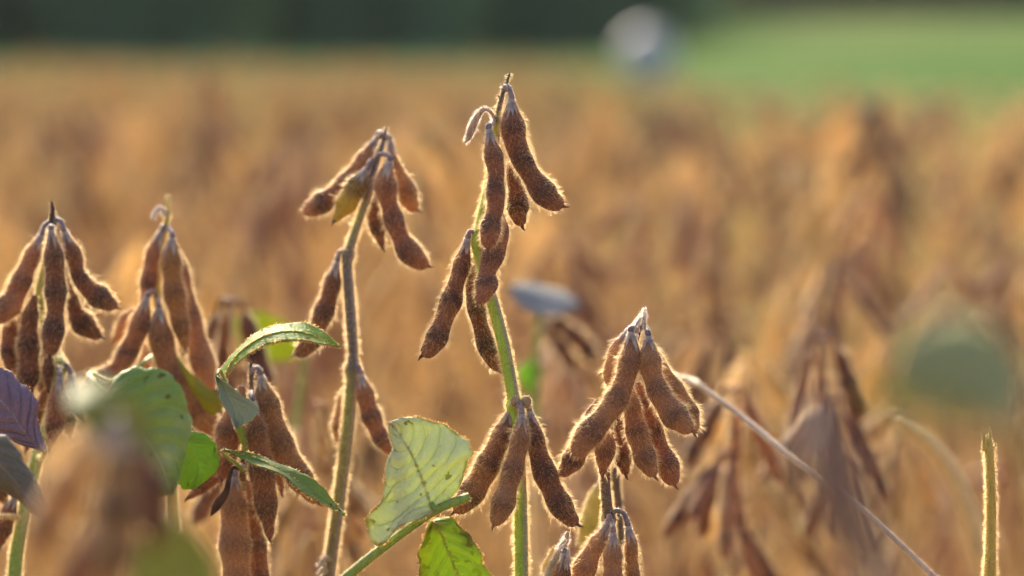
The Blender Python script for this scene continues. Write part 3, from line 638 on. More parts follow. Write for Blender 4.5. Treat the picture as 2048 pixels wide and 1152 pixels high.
pod(F, [(143, 757, 16), (148, 785, 27), (155, 812, 28), (166, 836, 10)], d, POD_D, ns=2, node=(122, 730), dz=-.002, dens=.9, archup=10)
pod(F, [(100, 775, 14), (89, 800, 28), (79, 830, 30), (68, 860, 8)], d, POD_D, ns=2, node=(112, 742), dz=.008, dens=.9, calyx=False)
pod(F, [(28, 1000, 16), (16, 1030, 34), (6, 1060, 36), (0, 1092, 10)], d, POD_D, ns=2, node=(50, 985), dz=-.004, dens=.9)
pod(F, [(-4, 930, 14), (-6, 960, 30), (2, 985, 30), (14, 1010, 12)], d, POD, ns=2, dz=.004, dens=.9, node=(60, 960))
LMP = leaf_mat('leaf_purple_grey', (.22, .15, .21), (.34, .28, .33), (.27, .17, .24), spots=.8, transl=.12, nv=7)
leaf(F, [(90, 905), (50, 865), (20, 820), (-30, 770), (-60, 745)], [(90, 905), (30, 885), (-20, 870), (-70, 830), (-60, 745)], [(90, 905), (74, 850), (70, 805), (40, 765), (0, 738), (-60, 745)], 1.06, LMP, nvein=7, quilt=.0016, cup=.003, hair=100, label='dull purple leaf underside')
LMG = leaf_mat('leaf_grey_brown', (.20, .16, .14), (.30, .26, .22), (.16, .15, .09), spots=.75, transl=.15, nv=7)
leaf(F, [(-90, 850), (-30, 900), (20, 950), (60, 1000), (98, 1045)], [(-90, 850), (-60, 960), (10, 990), (60, 1030), (98, 1045)], [(-90, 850), (0, 872), (40, 912), (75, 975), (98, 1045)], .99, LMG, nvein=7, quilt=.001, cup=.004, label='drooping grey brown leaf')
petiole(F, [(-90, 850, 9), (-130, 900, 10, .03), (-60, 1020, 12, .08), (45, 1035, 14, .125)], .99, STEM_T, name='leaf_stalk')
petiole(F, [(90, 905, 9), (84, 915, 10, .03), (76, 912, 12, .054)], 1.06, STEM_G, name='leaf_stalk', n=10)

for pts_, m_, z_, nd in (([(88, 640, 14), (86, 680, 30), (82, 720, 38), (84, 760, 34), (86, 790, 8)], POD, .012, (92, 625)), ([(124, 745, 14), (132, 775, 30), (136, 815, 36), (138, 850, 28), (140, 872, 8)], POD_D, .006, (118, 735)), ([(40, 600, 12), (34, 640, 30), (34, 690, 40), (36, 730, 36), (36, 760, 8)], POD, .008, (76, 585)), ([(84, 820, 14), (72, 850, 26), (60, 880, 26), (52, 900, 8)], POD_D, .012, (104, 800))):
    pod(F, pts_, 1.115, m_, dz=z_, dens=.8, calyx=False, node=nd)
# --- second from the left
d = 1.145
Gp = thing('soybean_plant', 'soybean plant second from the left with slender tip and pods fanning over a green leaf', 'soybean plant', ground_at(345, d), SOY)
stem(Gp, [(336, 388, 3), (337, 415, 6), (334, 440, 11), (328, 465, 12), (322, 500, 12), (317, 550, 13), (314, 590, 15), (318, 650, 17, .010), (326, 740, 20, .016), (335, 850, 22, .012), (342, 980, 24), (348, 1160, 26)], d, STEM_Y, nodes=(590,), n=110, dens=1.0, hair=HAIR)
mb = MB(); c = spline(np.array([P(334, 432, d), P(322, 416, d), P(310, 424, d), P(306, 440, d)]), 12); r_ = np.linspace(.0010, .0008, 12)
G_, p_, t_ = tube(mb, c, FWD, r_, r_, 8); hairs(mb, G_, p_, t_, 260, .0012, .00009); part('withered_pod', mb, [CAL, HAIRW], Gp, c[0])
pod(Gp, [(319, 472, 14), (308, 500, 28), (301, 535, 34), (297, 565, 34), (292, 590, 24), (288, 606, 8)], d, node=(331, 455), dz=-.002, dens=.7, ns=2, archup=6)
pod(Gp, [(344, 484, 24), (342, 510, 38), (344, 550, 41), (350, 595, 43), (358, 635, 38), (366, 670, 28), (372, 698, 6)], d, POD_O, node=(334, 458), dz=-.010, dens=.7, archup=8)
pod(Gp, [(352, 490, 12), (364, 540, 26), (374, 590, 30), (385, 640, 37), (396, 690, 46), (408, 735, 48), (417, 765, 30), (424, 783, 6)], d, POD2, node=(335, 462), dz=-.001, dens=.7, calyx=False)
pod(Gp, [(291, 604, 18), (284, 630, 36), (274, 665, 42), (258, 700, 42), (236, 733, 38), (208, 757, 43), (184, 777, 42), (163, 797, 12)], d, node=(314, 590), dz=-.012, dens=.7, archup=10)
pod(Gp, [(318, 624, 26), (319, 655, 44), (326, 695, 52), (341, 740, 50), (363, 780, 48), (388, 812, 52), (412, 840, 52), (432, 858, 36), (448, 872, 8)], d, POD2, node=(315, 594, -.004), dz=-.012, dz2=-.004, dens=.7, archup=3)
pod(Gp, [(270, 620, 10), (252, 635, 22), (243, 655, 24), (238, 670, 24), (230, 682, 8)], d, POD_O, ns=1, node=(310, 594), dz=.004, dens=.7, calyx=False)
pod(Gp, [(300, 660, 12), (292, 710, 24), (285, 760, 26), (282, 800, 8)], d, POD_O, ns=2, node=(316, 600), dz=.010, dens=.7, calyx=False)
LMY = leaf_mat('leaf_yellow_olive', (.38, .42, .05), (.30, .34, .06), (.45, .36, .06), spots=.7, transl=.45, nv=7)
leaf(Gp, [(352, 712), (372, 752), (398, 785), (425, 808), (445, 822)], [(352, 712), (362, 742), (388, 790), (420, 830), (445, 822)], [(352, 712), (378, 742), (412, 772), (440, 795), (445, 822)], d - .018, LMY, cup=.002, nvein=6)
LMF = leaf_mat('leaf_fresh_green', (.20, .30, .07), (.40, .48, .22), (.34, .36, .16), spots=.69, transl=.25, tcol=(.30, .46, .07), nv=8, blotch=(.42, .44, .30))
leaf(Gp, [(215, 785), (250, 820), (290, 870), (325, 930), (345, 990)], [(215, 785), (190, 805), (180, 850, -.004), (215, 940, -.006), (280, 1000, -.004), (345, 990)], [(215, 785), (225, 752), (262, 735), (318, 742), (356, 765), (374, 812), (378, 860), (370, 900), (360, 955), (345, 990)], .99, LMF, nvein=8, quilt=.0018, cup=.004, wav=.002, label='broad rounded green leaf')
petiole(Gp, [(215, 787, 9), (190, 765, 9), (180, 745, 8, .02), (230, 760, 9, .08), (322, 700, 12, .168)], .99, STEM_G, name='leaf_stalk', dens=.6)
LMB = leaf_mat('leaf_bright_green', (.24, .34, .04), (.38, .48, .14), (.36, .40, .06), blotch=(.42, .40, .10), spots=.68, transl=.45, tcol=(.30, .62, .02), nv=7)
leaf(Gp, [(362, 870), (380, 890), (395, 915), (400, 945), (385, 980)], [(362, 870), (352, 900), (350, 950), (362, 978), (385, 980)], [(362, 870), (385, 862), (412, 872), (434, 900), (436, 932), (414, 960), (385, 980)], 1.04, LMB, nvein=6, cup=.003, label='small bright green leaf')
petiole(Gp, [(362, 870, 8), (352, 862, 9, .02), (340, 870, 10, .11)], 1.04, STEM_G, name='leaf_stalk', dens=.4)

# --- shaded plant under the arched leaf
d = 1.095
I = thing('soybean_plant', 'shaded brown soybean plant under an arched green leaf with two curled pod stalks on top', 'soybean plant', ground_at(500, d), SOY)
stem(I, [(501, 726, 6), (502, 745, 9), (503, 780, 11), (500, 830, 14), (492, 880, 15), (486, 940, 17, .004), (484, 1000, 19, .012), (486, 1080, 20, .012), (490, 1160, 22)], d, STEM_C, nodes=(935,), n=100, dens=1.0, hair=HAIR)
pod(I, [(523, 760, 20), (529, 790, 44), (541, 838, 56), (557, 883, 56), (580, 924, 54), (603, 961, 50), (622, 988, 32), (637, 1006, 6)], d, POD2, node=(503, 748), dz=-.004, dens=.9, archup=14)
pod(I, [(484, 772, 14), (477, 802, 36), (466, 840, 52), (456, 880, 56), (450, 915, 44), (447, 942, 28), (444, 960, 6)], d, POD, node=(502, 756), dz=-.002, dens=.8, archup=10, calyx=False)
pod(I, [(507, 812, 14), (512, 850, 36), (518, 900, 46), (525, 950, 52), (531, 1000, 50), (536, 1040, 30), (540, 1078, 6)], d, POD, node=(502, 795), dz=-.012, dens=.8)
pod(I, [(530, 880, 16), (548, 920, 32), (558, 955, 24), (563, 985, 5)], d, POD_D, ns=1, node=(496, 860), dz=.006, dens=.8, calyx=False)
pod(I, [(470, 962, 22), (468, 1000, 46), (468, 1050, 60), (470, 1110, 62), (474, 1170, 52), (478, 1230, 10)], d, POD2, node=(486, 936), dz=-.008, dens=.8, archup=10)
pod(I, [(497, 960, 14), (504, 1000, 26), (508, 1060, 36), (516, 1120, 44), (522, 1190, 30), (526, 1220, 8)], d, POD, node=(487, 936), dz=-.001, dens=.8, archup=12, calyx=False)
pod(I, [(462, 925, 16), (436, 945, 36), (410, 965, 34), (390, 985, 20), (376, 996, 5)], d, POD_D, ns=2, node=(487, 915), dz=.004, dens=.6, calyx=False)
mb = MB(); c = spline(np.array([P(480, 938, d - .012), P(466, 936, d - .014), P(459, 955, d - .015), P(452, 985, d - .015), (P(438, 1005, d - .014)), P(422, 1032, d - .012)]), 30)
ww = M(1, d) * np.interp(np.linspace(0, 1, 30), [0, .25, .5, .7, .85, 1], [3, 4, 6, 9, 8, 1])
tube(mb, c, FWD, ww, ww * .35, 8); part('withered_pod', mb, [DRY], I, c[0], 'thin dark shrivelled pod')
# the arched leaf, its grey folded neighbour and the narrow blade below belong to one leaf stalk each
LMA = leaf_mat('leaf_arched', (.24, .40, .04), (.34, .46, .10), (.30, .44, .05), spots=.645, transl=.5, tcol=(.34, .56, .03), nv=10, edge=(.45, .42, .28))
leaf(I, [(450, 752), (466, 722), (496, 692), (545, 668), (600, 665), (645, 680), (678, 694)], [(450, 752), (441, 742, .006), (466, 709, .007), (512, 668, .008), (558, 650, .008), (609, 647, .007), (640, 660, .005), (662, 676, .002), (678, 694)], [(450, 752), (480, 722, -.004), (508, 703, -.005), (545, 687, -.006), (591, 680, -.006), (637, 688, -.004), (678, 694)], 1.055, LMA, nvein=10, quilt=.00015, wav=.0005, hair=300, hm=HAIR, label='arched leaf glowing green')
petiole(I, [(450, 752, 7), (452, 775, 8, .004), (466, 830, 9, .01), (492, 900, 10, .03)], 1.055, STEM_G, name='leaf_stalk', dens=.6)
LMS = leaf_mat('leaf_silver', (.36, .40, .28), (.45, .48, .36), (.32, .37, .26), spots=.8, transl=.15, nv=7)
leaf(I, [(434, 752), (455, 785), (470, 820), (474, 855)], [(434, 752), (436, 775), (450, 812), (474, 855)], [(434, 752), (462, 772), (516, 815), (514, 834), (474, 855)], 1.04, LMS, nvein=6, cup=-.003, label='folded grey green leaf')
petiole(I, [(434, 752, 7), (440, 740, 7, .005), (458, 790, 8, .02), (492, 880, 9, .045)], 1.04, STEM_G, name='leaf_stalk', dens=.4)
leaf(I, [(450, 900), (505, 915), (560, 940), (610, 975), (655, 1012), (692, 1032)], [(450, 900), (500, 904, .002), (548, 926, .003), (595, 942, .004), (640, 970, .004), (672, 1008, .002), (692, 1032)], [(450, 900), (498, 926, -.003), (558, 948, -.004), (602, 984, -.005), (646, 1008, -.003), (692, 1032)], 1.045, leaf_mat('leaf_mid_green', (.18, .30, .07), (.34, .44, .18), (.26, .34, .09), spots=.68, transl=.35, nv=8), nvein=8, quilt=.0002, hair=120, label='narrow green blade')
petiole(I, [(450, 900, 7), (444, 905, 7, .01), (470, 925, 8, .03), (486, 940, 9, .04)], 1.045, STEM_G, name='leaf_stalk', dens=.4)

# --- the cut stem at the right
d = 1.06
K = thing('soybean_stalk', 'bare yellow green hairy stalk with a torn top near the right edge', 'stalk', ground_at(1976, d))
stem(K, [(1975, 878, 11), (1977, 890, 15), (1979, 920, 18), (1981, 960, 19), (1982, 1020, 20), (1981, 1090, 21), (1979, 1160, 26)], d, STEM_Y, n=80, dens=2.4, hair=HAIR, hl=.0018, hth=.00010)
mb = MB()
for (x, y, x2, y2, w_) in ((1969, 890, 1964, 848, 7), (1981, 890, 1979, 852, 8), (1984, 898, 1995, 889, 6), (1975, 884, 1973, 866, 7), (1972, 886, 1966, 866, 6)):
    c = spline(np.array([P(x, y + 12, d), P(x, y, d), P(x2, y2, d)]), 10); r_ = M(w_, d) * np.linspace(.8, .05, 10)
    G_, p_, t_ = tube(mb, c, FWD, r_, r_ * .4, 8); hairs(mb, G_, p_, t_, 120, .0012, .00008)
part('torn_fibre', mb, [STEM_Y, HAIR], K)

# --- slanting leaf stalks on the right
d = 1.16
S1 = thing('soybean_plant', 'leafless soybean plant whose long mauve leaf stalk slants down to the lower right', 'soybean plant', ground_at(1990, 1.1), SOY)
petiole(S1, [(1335, 745, 11, .04), (1352, 752, 9, .03), (1390, 765, 17, .02), (1400, 772, 12, .015), (1480, 830, 12), (1570, 905, 13, -.02), (1640, 955, 12, -.03), (1700, 1000, 11, -.04), (1780, 1070, 11, -.05), (1870, 1155, 12, -.055), (1960, 1240, 20, -.06)], d, STEM_P, n=120, name='leaf_stalk', dens=.6)
stem(S1, [(1958, 1235, 24, -.06), (1965, 1280, 26, -.06)], d, STEM_T, n=6, dens=.2)
d = 1.34
S2 = thing('soybean_plant', 'tan bare leaf stalk arching down beside the cut stalk on the right', 'soybean plant', ground_at(2000, d), SOY)
petiole(S2, [(1790, 835, 16), (1815, 850, 24), (1860, 885, 30), (1905, 945, 36), (1935, 1020, 38), (1960, 1100, 40), (1985, 1180, 40)], d, STEM_T, n=60, name='leaf_stalk', dens=.5)
stem(S2, [(1983, 1175, 34), (1990, 1230, 34)], d, STEM_T, n=6, dens=.2)

# --- out of focus plants in front
d = .67
J = thing('soybean_plant', 'very blurred brown soybean plant close to the lens in the lower left corner', 'soybean plant', ground_at(240, d), SOY)
stem(J, [(225, 850, 16), (235, 930, 26), (240, 1050, 28), (245, 1170, 30)], d, STEM_T, n=40, dens=.3)
for pts, mt, dz in (([(215, 870, 34), (175, 920, 74), (130, 985, 84), (95, 1050, 80), (75, 1120, 20)], POD_B, 0),
                    ([(235, 870, 34), (240, 950, 84), (235, 1020, 90), (225, 1100, 90), (210, 1180, 20)], POD_B, -.02),
                    ([(230, 850, 30), (190, 890, 60), (150, 960, 70), (150, 1040, 20)], POD_T, .03),
                    ([(250, 880, 34), (285, 940, 74), (305, 1010, 76), (310, 1090, 20)], POD_D, 0),
                    ([(210, 1040, 24), (180, 1100, 60), (150, 1170, 66), (140, 1230, 20)], POD, 0),
                    ([(205, 860, 20), (165, 880, 44), (120, 920, 50), (95, 955, 16)], POD_T, .03)):
    pod(J, pts, d, mt, dz=dz, dens=.05, hth=.00025, node=(236, pts[0][1] - 20), hair=HAIRB, n=24, m=12)
LMO = leaf_mat('leaf_olive', (.28, .30, .10), (.34, .36, .16), (.24, .30, .08), spots=.8, transl=.35, nv=7)
leaf(J, [(345, 1290), (355, 1200), (350, 1100), (335, 1030)], [(345, 1290), (270, 1200), (270, 1100), (335, 1030)], [(345, 1290), (430, 1210), (410, 1090), (335, 1030)], .69, LMO, nvein=7, label='olive green leaf')
petiole(J, [(345, 1288, 14), (330, 1340, 15, -.02), (270, 1380, 15, -.03)], .69, STEM_T, name='leaf_stalk', dens=.3)
leaf(J, [(150, 760, .02), (200, 800), (260, 850), (300, 900)], [(150, 760, .02), (140, 820), (200, 880), (300, 900)], [(150, 760, .02), (230, 770), (300, 820), (300, 900)], .67, LMO, nvein=6, label='pale grey withered leaf')
petiole(J, [(300, 900, 12), (290, 930, 12), (245, 1000, 12)], .67, STEM_T, name='leaf_stalk', dens=.3)
GREYB = pod_mat('pod_grey_brown', (.26, .16, .13), (.15, .09, .08), (.32, .22, .17))
d = .54
O = thing('soybean_plant', 'very blurred mauve brown pods close to the lens in the lower right', 'soybean plant', ground_at(1760, d), SOY)
stem(O, [(1632, 810, 14), (1640, 880, 22), (1680, 1000, 26), (1740, 1170, 30)], d, STEM_P, n=40, dens=.3)
for pts, mt, dz in (([(1640, 830, 34), (1645, 910, 94), (1680, 990, 100), (1710, 1070, 92), (1730, 1130, 20)], GREYB, -.01),
                    ([(1628, 850, 24), (1615, 900, 44), (1630, 960, 46), (1650, 1000, 16)], GREYB, .0),
                    ([(1700, 1040, 24), (1740, 1090, 54), (1780, 1150, 60), (1800, 1200, 20)], GREYB, -.01)):
    pod(O, pts, d, mt, dz=dz, dens=.04, hth=.00025, node=(pts[0][0], pts[0][1] - 20), hair=HAIRB, n=24, m=12)
d = .50
Q = thing('soybean_plant', 'blurred plant with one broad dark green leaf held near the lens at the right', 'soybean plant', ground_at(2110, d), SOY)
LMQ = leaf_mat('leaf_blue_green', (.36, .37, .15), (.44, .44, .30), (.40, .40, .14), spots=.8, transl=.12, nv=8)
leaf(Q, [(2045, 845, -.01), (1990, 800, -.005), (1920, 750), (1850, 740), (1775, 750)], [(2045, 845, -.01), (1970, 845, -.004), (1880, 842), (1805, 812), (1775, 750)], [(2045, 845, -.01), (2048, 740, .0), (2000, 665, .004), (1900, 635, .006), (1812, 670, .004), (1775, 750)], d, LMQ, nvein=8, quilt=.001, label='broad dark green leaf with a bluish sheen')
leaf(Q, [(2050, 870), (2085, 900), (2130, 930)], [(2050, 870), (2060, 920), (2130, 930)], [(2050, 870), (2100, 860), (2130, 930)], d, LMQ, nvein=5)
leaf(Q, [(1800, 815), (1770, 790), (1735, 765)], [(1800, 815), (1755, 810), (1735, 765)], [(1800, 815), (1795, 775), (1735, 765)], d + .01, LMY, nvein=5, label='small yellow leaf')
petiole(Q, [(1800, 815, 8, .01), (1850, 850, 8, .005), (1960, 870, 9, 0), (2060, 890, 10)], d, STEM_Y, name='leaf_stalk', dens=.1)
petiole(Q, [(2046, 850, 12, -.02), (2070, 900, 14), (2090, 1000, 16), (2100, 1120, 16)], d, STEM_G, name='leaf_stalk', dens=.3)
stem(Q, [(2098, 1110, 22), (2104, 1180, 24)], d, STEM_G, n=6, dens=.1)

# --- just behind the sharp plants: single leaves and clusters
d = 1.48
T1 = thing('soybean_plant', 'blurred plant behind the middle holding a flat pale bluish leaf', 'soybean plant', ground_at(1080, d), SOY)
LMW = leaf_mat('leaf_pale_blue', (.34, .33, .32), (.38, .38, .34), (.28, .30, .27), spots=.9, transl=.05, spec=0, rough=1, nv=7, under=(.14, .2, .10))
leaf(T1, [(1165, 612), (1120, 600), (1070, 585), (1018, 572)], [(1165, 612), (1120, 628, -.01), (1060, 625, -.01), (1025, 595, -.004), (1018, 572)], [(1165, 612), (1130, 585, .01), (1080, 570, .014), (1040, 566, .008), (1018, 572)], d, LMW, nvein=6, label='flat pale bluish leaf')
petiole(T1, [(1080, 612, 12), (1075, 680, 14), (1070, 760, 15), (1068, 900, 18)], d, STEM_G, name='leaf_stalk', dens=.3)
stem(T1, [(1068, 895, 22), (1072, 1000, 24), (1078, 1160, 26)], d, STEM_T, n=20, dens=.2)
leaf(T1, [(1060, 715), (1062, 750), (1058, 790)], [(1060, 715), (1035, 745), (1058, 790)], [(1060, 715), (1085, 740), (1058, 790)], d, LMB, nvein=5)
pod(T1, [(1090, 640, 16), (1120, 650, 30), (1150, 672, 36), (1175, 700, 38), (1190, 730, 10)], d, POD_D, dens=.3, hth=.0002, node=(1075, 660))
pod(T1, [(1085, 655, 14), (1110, 680, 28), (1135, 715, 34), (1150, 745, 8)], d, POD_D, dens=.3, hth=.0002, node=(1074, 680))
d = 1.42
T2 = thing('soybean_plant', 'blurred plant behind the arched leaf with a yellow green leaf', 'soybean plant', ground_at(560, d), SOY)
leaf(T2, [(610, 700), (560, 680), (510, 660), (460, 640)], [(610, 700), (560, 725), (500, 710), (460, 640)], [(610, 700), (580, 650), (520, 625), (460, 640)], d, leaf_mat('leaf_lime', (.42, .48, .04), (.4, .46, .06), spots=.9, transl=.5, nv=6), label='yellow green leaf')
petiole(T2, [(610, 700, 12), (604, 760, 13), (590, 860, 14)], d, STEM_G, name='leaf_stalk', dens=.3)
stem(T2, [(590, 855, 18), (575, 1000, 22), (565, 1160, 24)], d, STEM_T, n=20, dens=.2)
# ============================================================ THE CROP BEHIND
LF = leaf_mat('leaf_far', (.48, .32, .15), (.44, .30, .14), (.46, .34, .14), spots=.7, transl=.2, nv=6)
LFG = leaf_mat('leaf_far_green', (.36, .34, .10), (.36, .34, .12), (.44, .34, .10), spots=.75, transl=.45, nv=6)
def simple_pod(mb, S, dirh, L, w_, n, m, nh, hth, mi, hi):
    """hanging pod from S, splaying towards dirh"""
    sp = rng.uniform(.2, .82); D = unit(np.cross(dirh, [0, 0, 1.0]) + rng.normal(0, .5, 3))
    a = np.linspace(0, 1, 5)[:, None]
    bend = rng.normal(0, .12)
    C = S + dirh * (sp * L * a + bend * L * a * a * .5) - np.array([0, 0, 1]) * (L * math.sqrt(max(.1, 1 - sp**2)) * a)
    C = spline(C, n); aa = np.linspace(0, 1, n); s_ = seedprof(3, aa)
    hw = w_ * .5 * np.interp(aa, [0, .12, .5, .85, 1], [.3, .75, 1, .9, .08]) * (.86 + .18 * s_)
    G, pc, T = tube(mb, C, D, hw, hw * .65, m, s_, mi)
    if nh: hairs(mb, G, pc, T, nh, .0023, hth, hi)
def simple_leaf(mb, S, dirv, L, w_, mi):
    n = 9; a = np.linspace(0, 1, n); side = unit(np.cross(dirv, rng.normal(0, 1, 3)))
    C = S + dirv * (L * a)[:, None] - np.array([0, 0, 1]) * (L * .35 * a ** 2)[:, None]; nn = np.cross(side, dirv)
    wd = w_ * .5 * np.sin(np.pi * np.clip(a, .02, .98)) ** .8
    b = np.linspace(-1, 1, 5); G = C[:, None] + side * (wd[:, None] * b)[..., None] + nn * (wd[:, None] * .35 * np.abs(b))[..., None]
    i = np.arange(n - 1)[:, None]; j = np.arange(4)[None]; A_ = i * 5 + j
    pc = np.zeros((n, 5, 3)); pc[..., 0] = a[:, None]; pc[..., 1] = b
    mb.add(G, pc, np.stack([A_, A_ + 1, A_ + 6, A_ + 5], -1).reshape(-1, 4), mi)
def proto(level, npods, H=.86):
    """level 2: detailed, 1: hairy but one piece per pod cluster, 0: plain. Returns list of (kind, MB, origin)"""
    out = []; st = MB()
    k = 7; zz = np.linspace(0, H, k); x = np.cumsum(rng.normal(0, .010, k)); y = np.cumsum(rng.normal(0, .010, k)); x -= x[0]; y -= y[0]
    C = spline(np.stack([x, y, zz], 1), 28 if level else 9); r = np.linspace(.0034, .0009, len(C))
    G, pc, T = tube(st, C, (0, 1, 0), r, r, 8 if level else 4, np.linspace(1, 0, len(C)))
    if level: hairs(st, G, pc, T, 700, .0015, .0002, 1)
    out.append(('stem', st, np.zeros(3)))
    zs = []; z = H - .006
    while len(zs) < npods and z > .12:
        for _ in range(4 if len(zs) < 8 else rng.choice([2, 2, 3, 3])): zs.append(z - rng.uniform(0, .006))
        z -= rng.uniform(.02, .065) if len(zs) > 8 else rng.uniform(.010, .022)
    for z in zs[:npods]:
        i = np.argmin(np.abs(C[:, 2] - z)); S = C[i].copy(); an = rng.uniform(0, 6.28); dh = np.array([math.cos(an), math.sin(an), 0])
        Sp = S + dh * rng.uniform(.004, .009) + np.array([0, 0, -.003])
        pm = MB()
        simple_pod(pm, Sp, dh, rng.uniform(.036, .055), rng.uniform(.0075, .0105), 16 if level else 7, 10 if level else 5, {2: 420, 1: 240, 0: 0}[level], {2: .00018, 1: .00026, 0: 0}[level], 0, 1)
        if level: tube(pm, spline(np.stack([S, S + dh * .004 + [0, 0, .003], Sp + [0, 0, .001], Sp + [0, 0, -.001]]), 6), (0.1, 1, 0), np.full(6, .0009), np.full(6, .0009), 5, None, 0)
        out.append(('pod', pm, Sp))
    for _ in range(rng.integers(2, 5)):                      # bare leaf stalks
        z = rng.uniform(.4, .78) * H; i = np.argmin(np.abs(C[:, 2] - z)); S = C[i]; an = rng.uniform(0, 6.28); dh = np.array([math.cos(an), math.sin(an), 0])
        L = rng.uniform(.06, .16); up = rng.uniform(.2, .9)
        E = S + dh * L * .6 + np.array([0, 0, L * up * .5]); pm = MB()
        cs = spline(np.stack([S, (S + E) / 2 + [0, 0, .012], E]), 10 if level else 4)
        tube(pm, cs, (0.1, 1, 0), np.linspace(.0013, .0007, len(cs)), np.linspace(.0013, .0007, len(cs)), 6 if level else 4, np.linspace(0, 1, len(cs)))
        if level and rng.random() < .08: simple_leaf(pm, E, unit(dh * .6 + np.array([0, 0, -.5])), rng.uniform(.04, .07), rng.uniform(.02, .045), 2)
        out.append(('leaf_stalk', pm, S))
    return out
MATS = {'stem': [STEM_T, HAIRB, LF], 'leaf_stalk': [STEM_T, HAIRB, LF]}
PODM = [[POD_B, HAIRB], [POD_T, HAIRB], [POD, HAIR], [POD_D, HAIRB], [POD2, HAIR]]
def whole(pr, pm, lf=LF):
    """a far plant as one mesh"""
    mb = MB()
    for kind, q, o in pr: mb.merge(q, mi_map={0: 1, 1: 2, 2: 3} if kind == 'pod' else {0: 0, 1: 2, 2: 3})
    return mb, [STEM_T, pm[0], pm[1], lf]
detail = []
for k_ in range(9):
    pr = proto(2, 30); pm = PODM[k_ % 5]
    ms = [(kind, mb.mesh('soybean_' + kind, pm if kind == 'pod' else [STEM_T, HAIRB, LFG if k_ % 3 == 0 else LF], o), o) for kind, mb, o in pr]
    detail.append(ms)
single = []
PODS_ = [[POD_B, HAIRB], [POD_T, HAIRB], [POD_D, HAIRB], [POD_T, HAIRB], [POD, HAIRB], [POD_T, HAIRB]]
for k_ in range(12):
    mb, mats = whole(proto(1, 32), PODS_[k_ % 6], LFG if k_ % 3 == 0 else LF); single.append(mb.mesh('soybean_plant_far', mats))
low = [whole(proto(0, 26), PODM[k_ % 2])[0] for k_ in range(14)]
near = []
def put_detail(k_, loc, rz, s, lab, tilt=(0, 0)):
    r_ = bpy.data.objects.new('soybean_plant', None); sc.collection.objects.link(r_); r_.empty_display_size = .05
    r_.location = loc; r_.rotation_euler = (tilt[0], tilt[1], rz); r_.scale = (s,) * 3
    r_['label'] = lab; r_['category'] = 'soybean plant'; r_['group'] = 'blurred soybean plants in the rows behind'
    near.append(r_)
    for kind, me, o in detail[k_]:
        c = bpy.data.objects.new(kind, me); sc.collection.objects.link(c); c.parent = r_; c.location = o
def put_single(k_, loc, rz, s, lab, tilt=(0, 0)):
    c = bpy.data.objects.new('soybean_plant', single[k_]); sc.collection.objects.link(c)
    c.location = loc; c.rotation_euler = (tilt[0], tilt[1], rz); c.scale = (s,) * 3
    c['label'] = lab; c['category'] = 'soybean plant'; c['group'] = 'far blurred soybean plants across the field'
H0 = .86
# plants that stand out in the photo: (px, py of the tip, distance)
SPEC = [(1680, 395, 2.1, 'blurred dark podded plant standing out right of centre'), (1360, 215, 3.6, 'tall blurred plant under the white bale'), (1480, 275, 3.0, 'blurred pale tipped plant to the right of the bale'),
        (1250, 395, 2.3, 'blurred reddish plant directly right of the tallest plant'), (1500, 690, 1.6, 'blurred plant with a pale tip above the slanting stalk'), (1385, 790, 1.36, 'dark pods just behind the clustered plant on the right'),
        (1965, 520, 2.0, 'blurred dark plant at mid height by the right edge'), (425, 150, 4.2, 'blurred reddish plant rising above the field on the left'), (135, 215, 3.4, 'tall blurred plant at the upper left'),
        (700, 165, 3.8, 'pale blurred plant tip reaching up to the dark wood'), (1690, 205, 4.5, 'blurred yellowish plant below the green meadow'), (600, 300, 2.6, 'blurred reddish plant left of the slim plant tip'),
        (410, 600, 1.34, 'blurred pods directly behind the second plant from the left'), (250, 230, 4.0, 'blurred brown plant in the upper left field'), (1900, 300, 3.4, 'blurred plant in the upper right field')]
taken = []
for q, (px, py, dd, lab) in enumerate(SPEC):
    tp = P(px, py, dd); s = tp[2] / H0; put_detail({5: 2, 0: 2, 4: 3, 6: 4, 3: 4, 1: 8}.get(q, q % 9), (tp[0], tp[1], 0), rng.uniform(0, 6.28), s, lab); taken.append((tp[0], tp[1]))
LABN = 'out of focus soybean plant among the rows just behind the sharp plants'
LABF = 'tiny blurred soybean plant among the golden rows far behind'
pts = []
dens = 30; tries = 0
for _ in range(60000):
    x = rng.uniform(-4.5, 4.0); y = rng.uniform(-.6, 14.6)
    if y > far_edge(np.array(x)): continue
    pts.append((x, y))
    if len(pts) > 4300: break
pts = np.array(pts)
keep = []; grid = {}
for i, (x, y) in enumerate(pts):            # thin out plants that would stand in each other
    ky = (int(x // .14), int(y // .14)); ok = True
    if any((x - a) ** 2 + (y - b) ** 2 < .005 for dx in (-1, 0, 1) for dy in (-1, 0, 1) for a, b in grid.get((ky[0]+dx, ky[1]+dy), [])): ok = False
    if ok: grid.setdefault(ky, []).append((x, y)); keep.append(i)
pts = pts[keep]
ind = 0; mass = MB(); nm = 0
order = np.argsort(np.hypot(pts[:, 0], pts[:, 1] - 0))
ND = 34
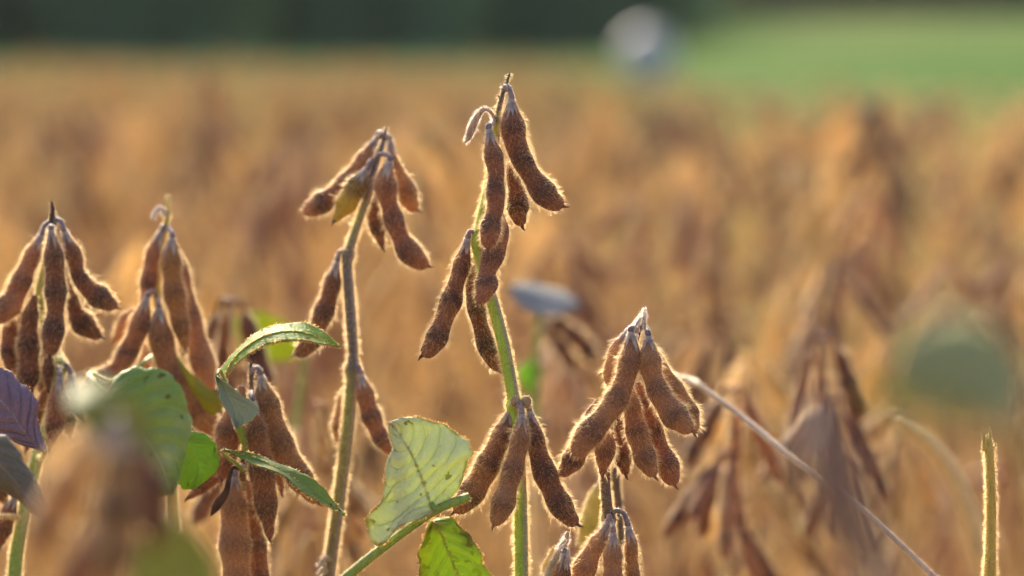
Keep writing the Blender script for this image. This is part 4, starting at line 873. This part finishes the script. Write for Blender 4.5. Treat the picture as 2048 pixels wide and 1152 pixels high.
for i in order:
    x, y = pts[i]
    zt = float(np.clip(rng.normal(.805, .065), .62, .93 if y > 2.2 else .86))
    if y > 3: zt = float(np.clip(rng.normal(.82 - .022 * min(1, (y - 3) / 4), .045 - .018 * min(1, (y - 3) / 4)), .66, .91))
    inview = y > 1.42 and abs(x) < .18 * y + .06
    if y < 1.42 and abs(x) < .34 and y > .1: continue
    if y < 1.42: zt = min(zt, .80)
    s = zt / H0; rz = rng.uniform(0, 6.28); tl = (rng.normal(0, .06), rng.normal(0, .06))
    if inview and ind < 283:
        if ind < ND: put_detail(int(rng.integers(0, 9)), (x, y, 0), rz, s, LABN, tl)
        else: put_single(int(rng.integers(0, 12)), (x, y, 0), rz, s, LABF, tl)
        ind += 1
    else:
        Mx = np.array(Matrix.Translation((x, y, 0)) @ Matrix.Rotation(rz, 4, 'Z') @ Matrix.Rotation(tl[0], 4, 'X') @ Matrix.Scale(s, 4))
        mass.merge(low[int(rng.integers(0, 14))], Mx); nm += 1
mo = bpy.data.objects.new('soybean_crop', mass.mesh('soybean_crop', [STEM_T, POD_T, HAIRB, LF])); sc.collection.objects.link(mo)
mo['kind'] = 'stuff'; mo['label'] = 'golden brown mass of ripe soybean crop filling the far field and its sides'; mo['category'] = 'crop'
print('individuals', ind, 'mass', nm, 'objects', len(sc.objects))

# each of the nearer blurred plants is told by what it stands behind and how near it is
ZONES = [(170, 'plant at the left edge'), (450, 'second plant from the left'), (620, 'arched green leaf'), (850, 'slim plant with the greyish stem'), (1150, 'tallest plant'),
         (1400, 'low plant with the dense pod cluster'), (1700, 'slanting mauve leaf stalk'), (1930, 'broad blurred green leaf'), (9999, 'bare stalk with the torn top')]
ORD = ['nearest', 'second nearest', 'third nearest', 'fourth nearest', 'fifth nearest', 'sixth nearest', 'seventh nearest', 'eighth nearest', 'ninth nearest']
cnt = {}
for o in sorted([o for o in near if o['label'] == LABN], key=lambda o: o.location[1]):
    dq = np.dot(np.array(o.location) + [0, 0, .8] - CAM, FWD); px = 1024 + o.location[0] / dq * FPX
    z_ = next(n_ for lim, n_ in ZONES if px < lim); q = cnt.get(z_, 0); cnt[z_] = q + 1
    o['label'] = ORD[min(q, 8)] + ' blurred soybean plant behind the ' + z_
print(cnt)
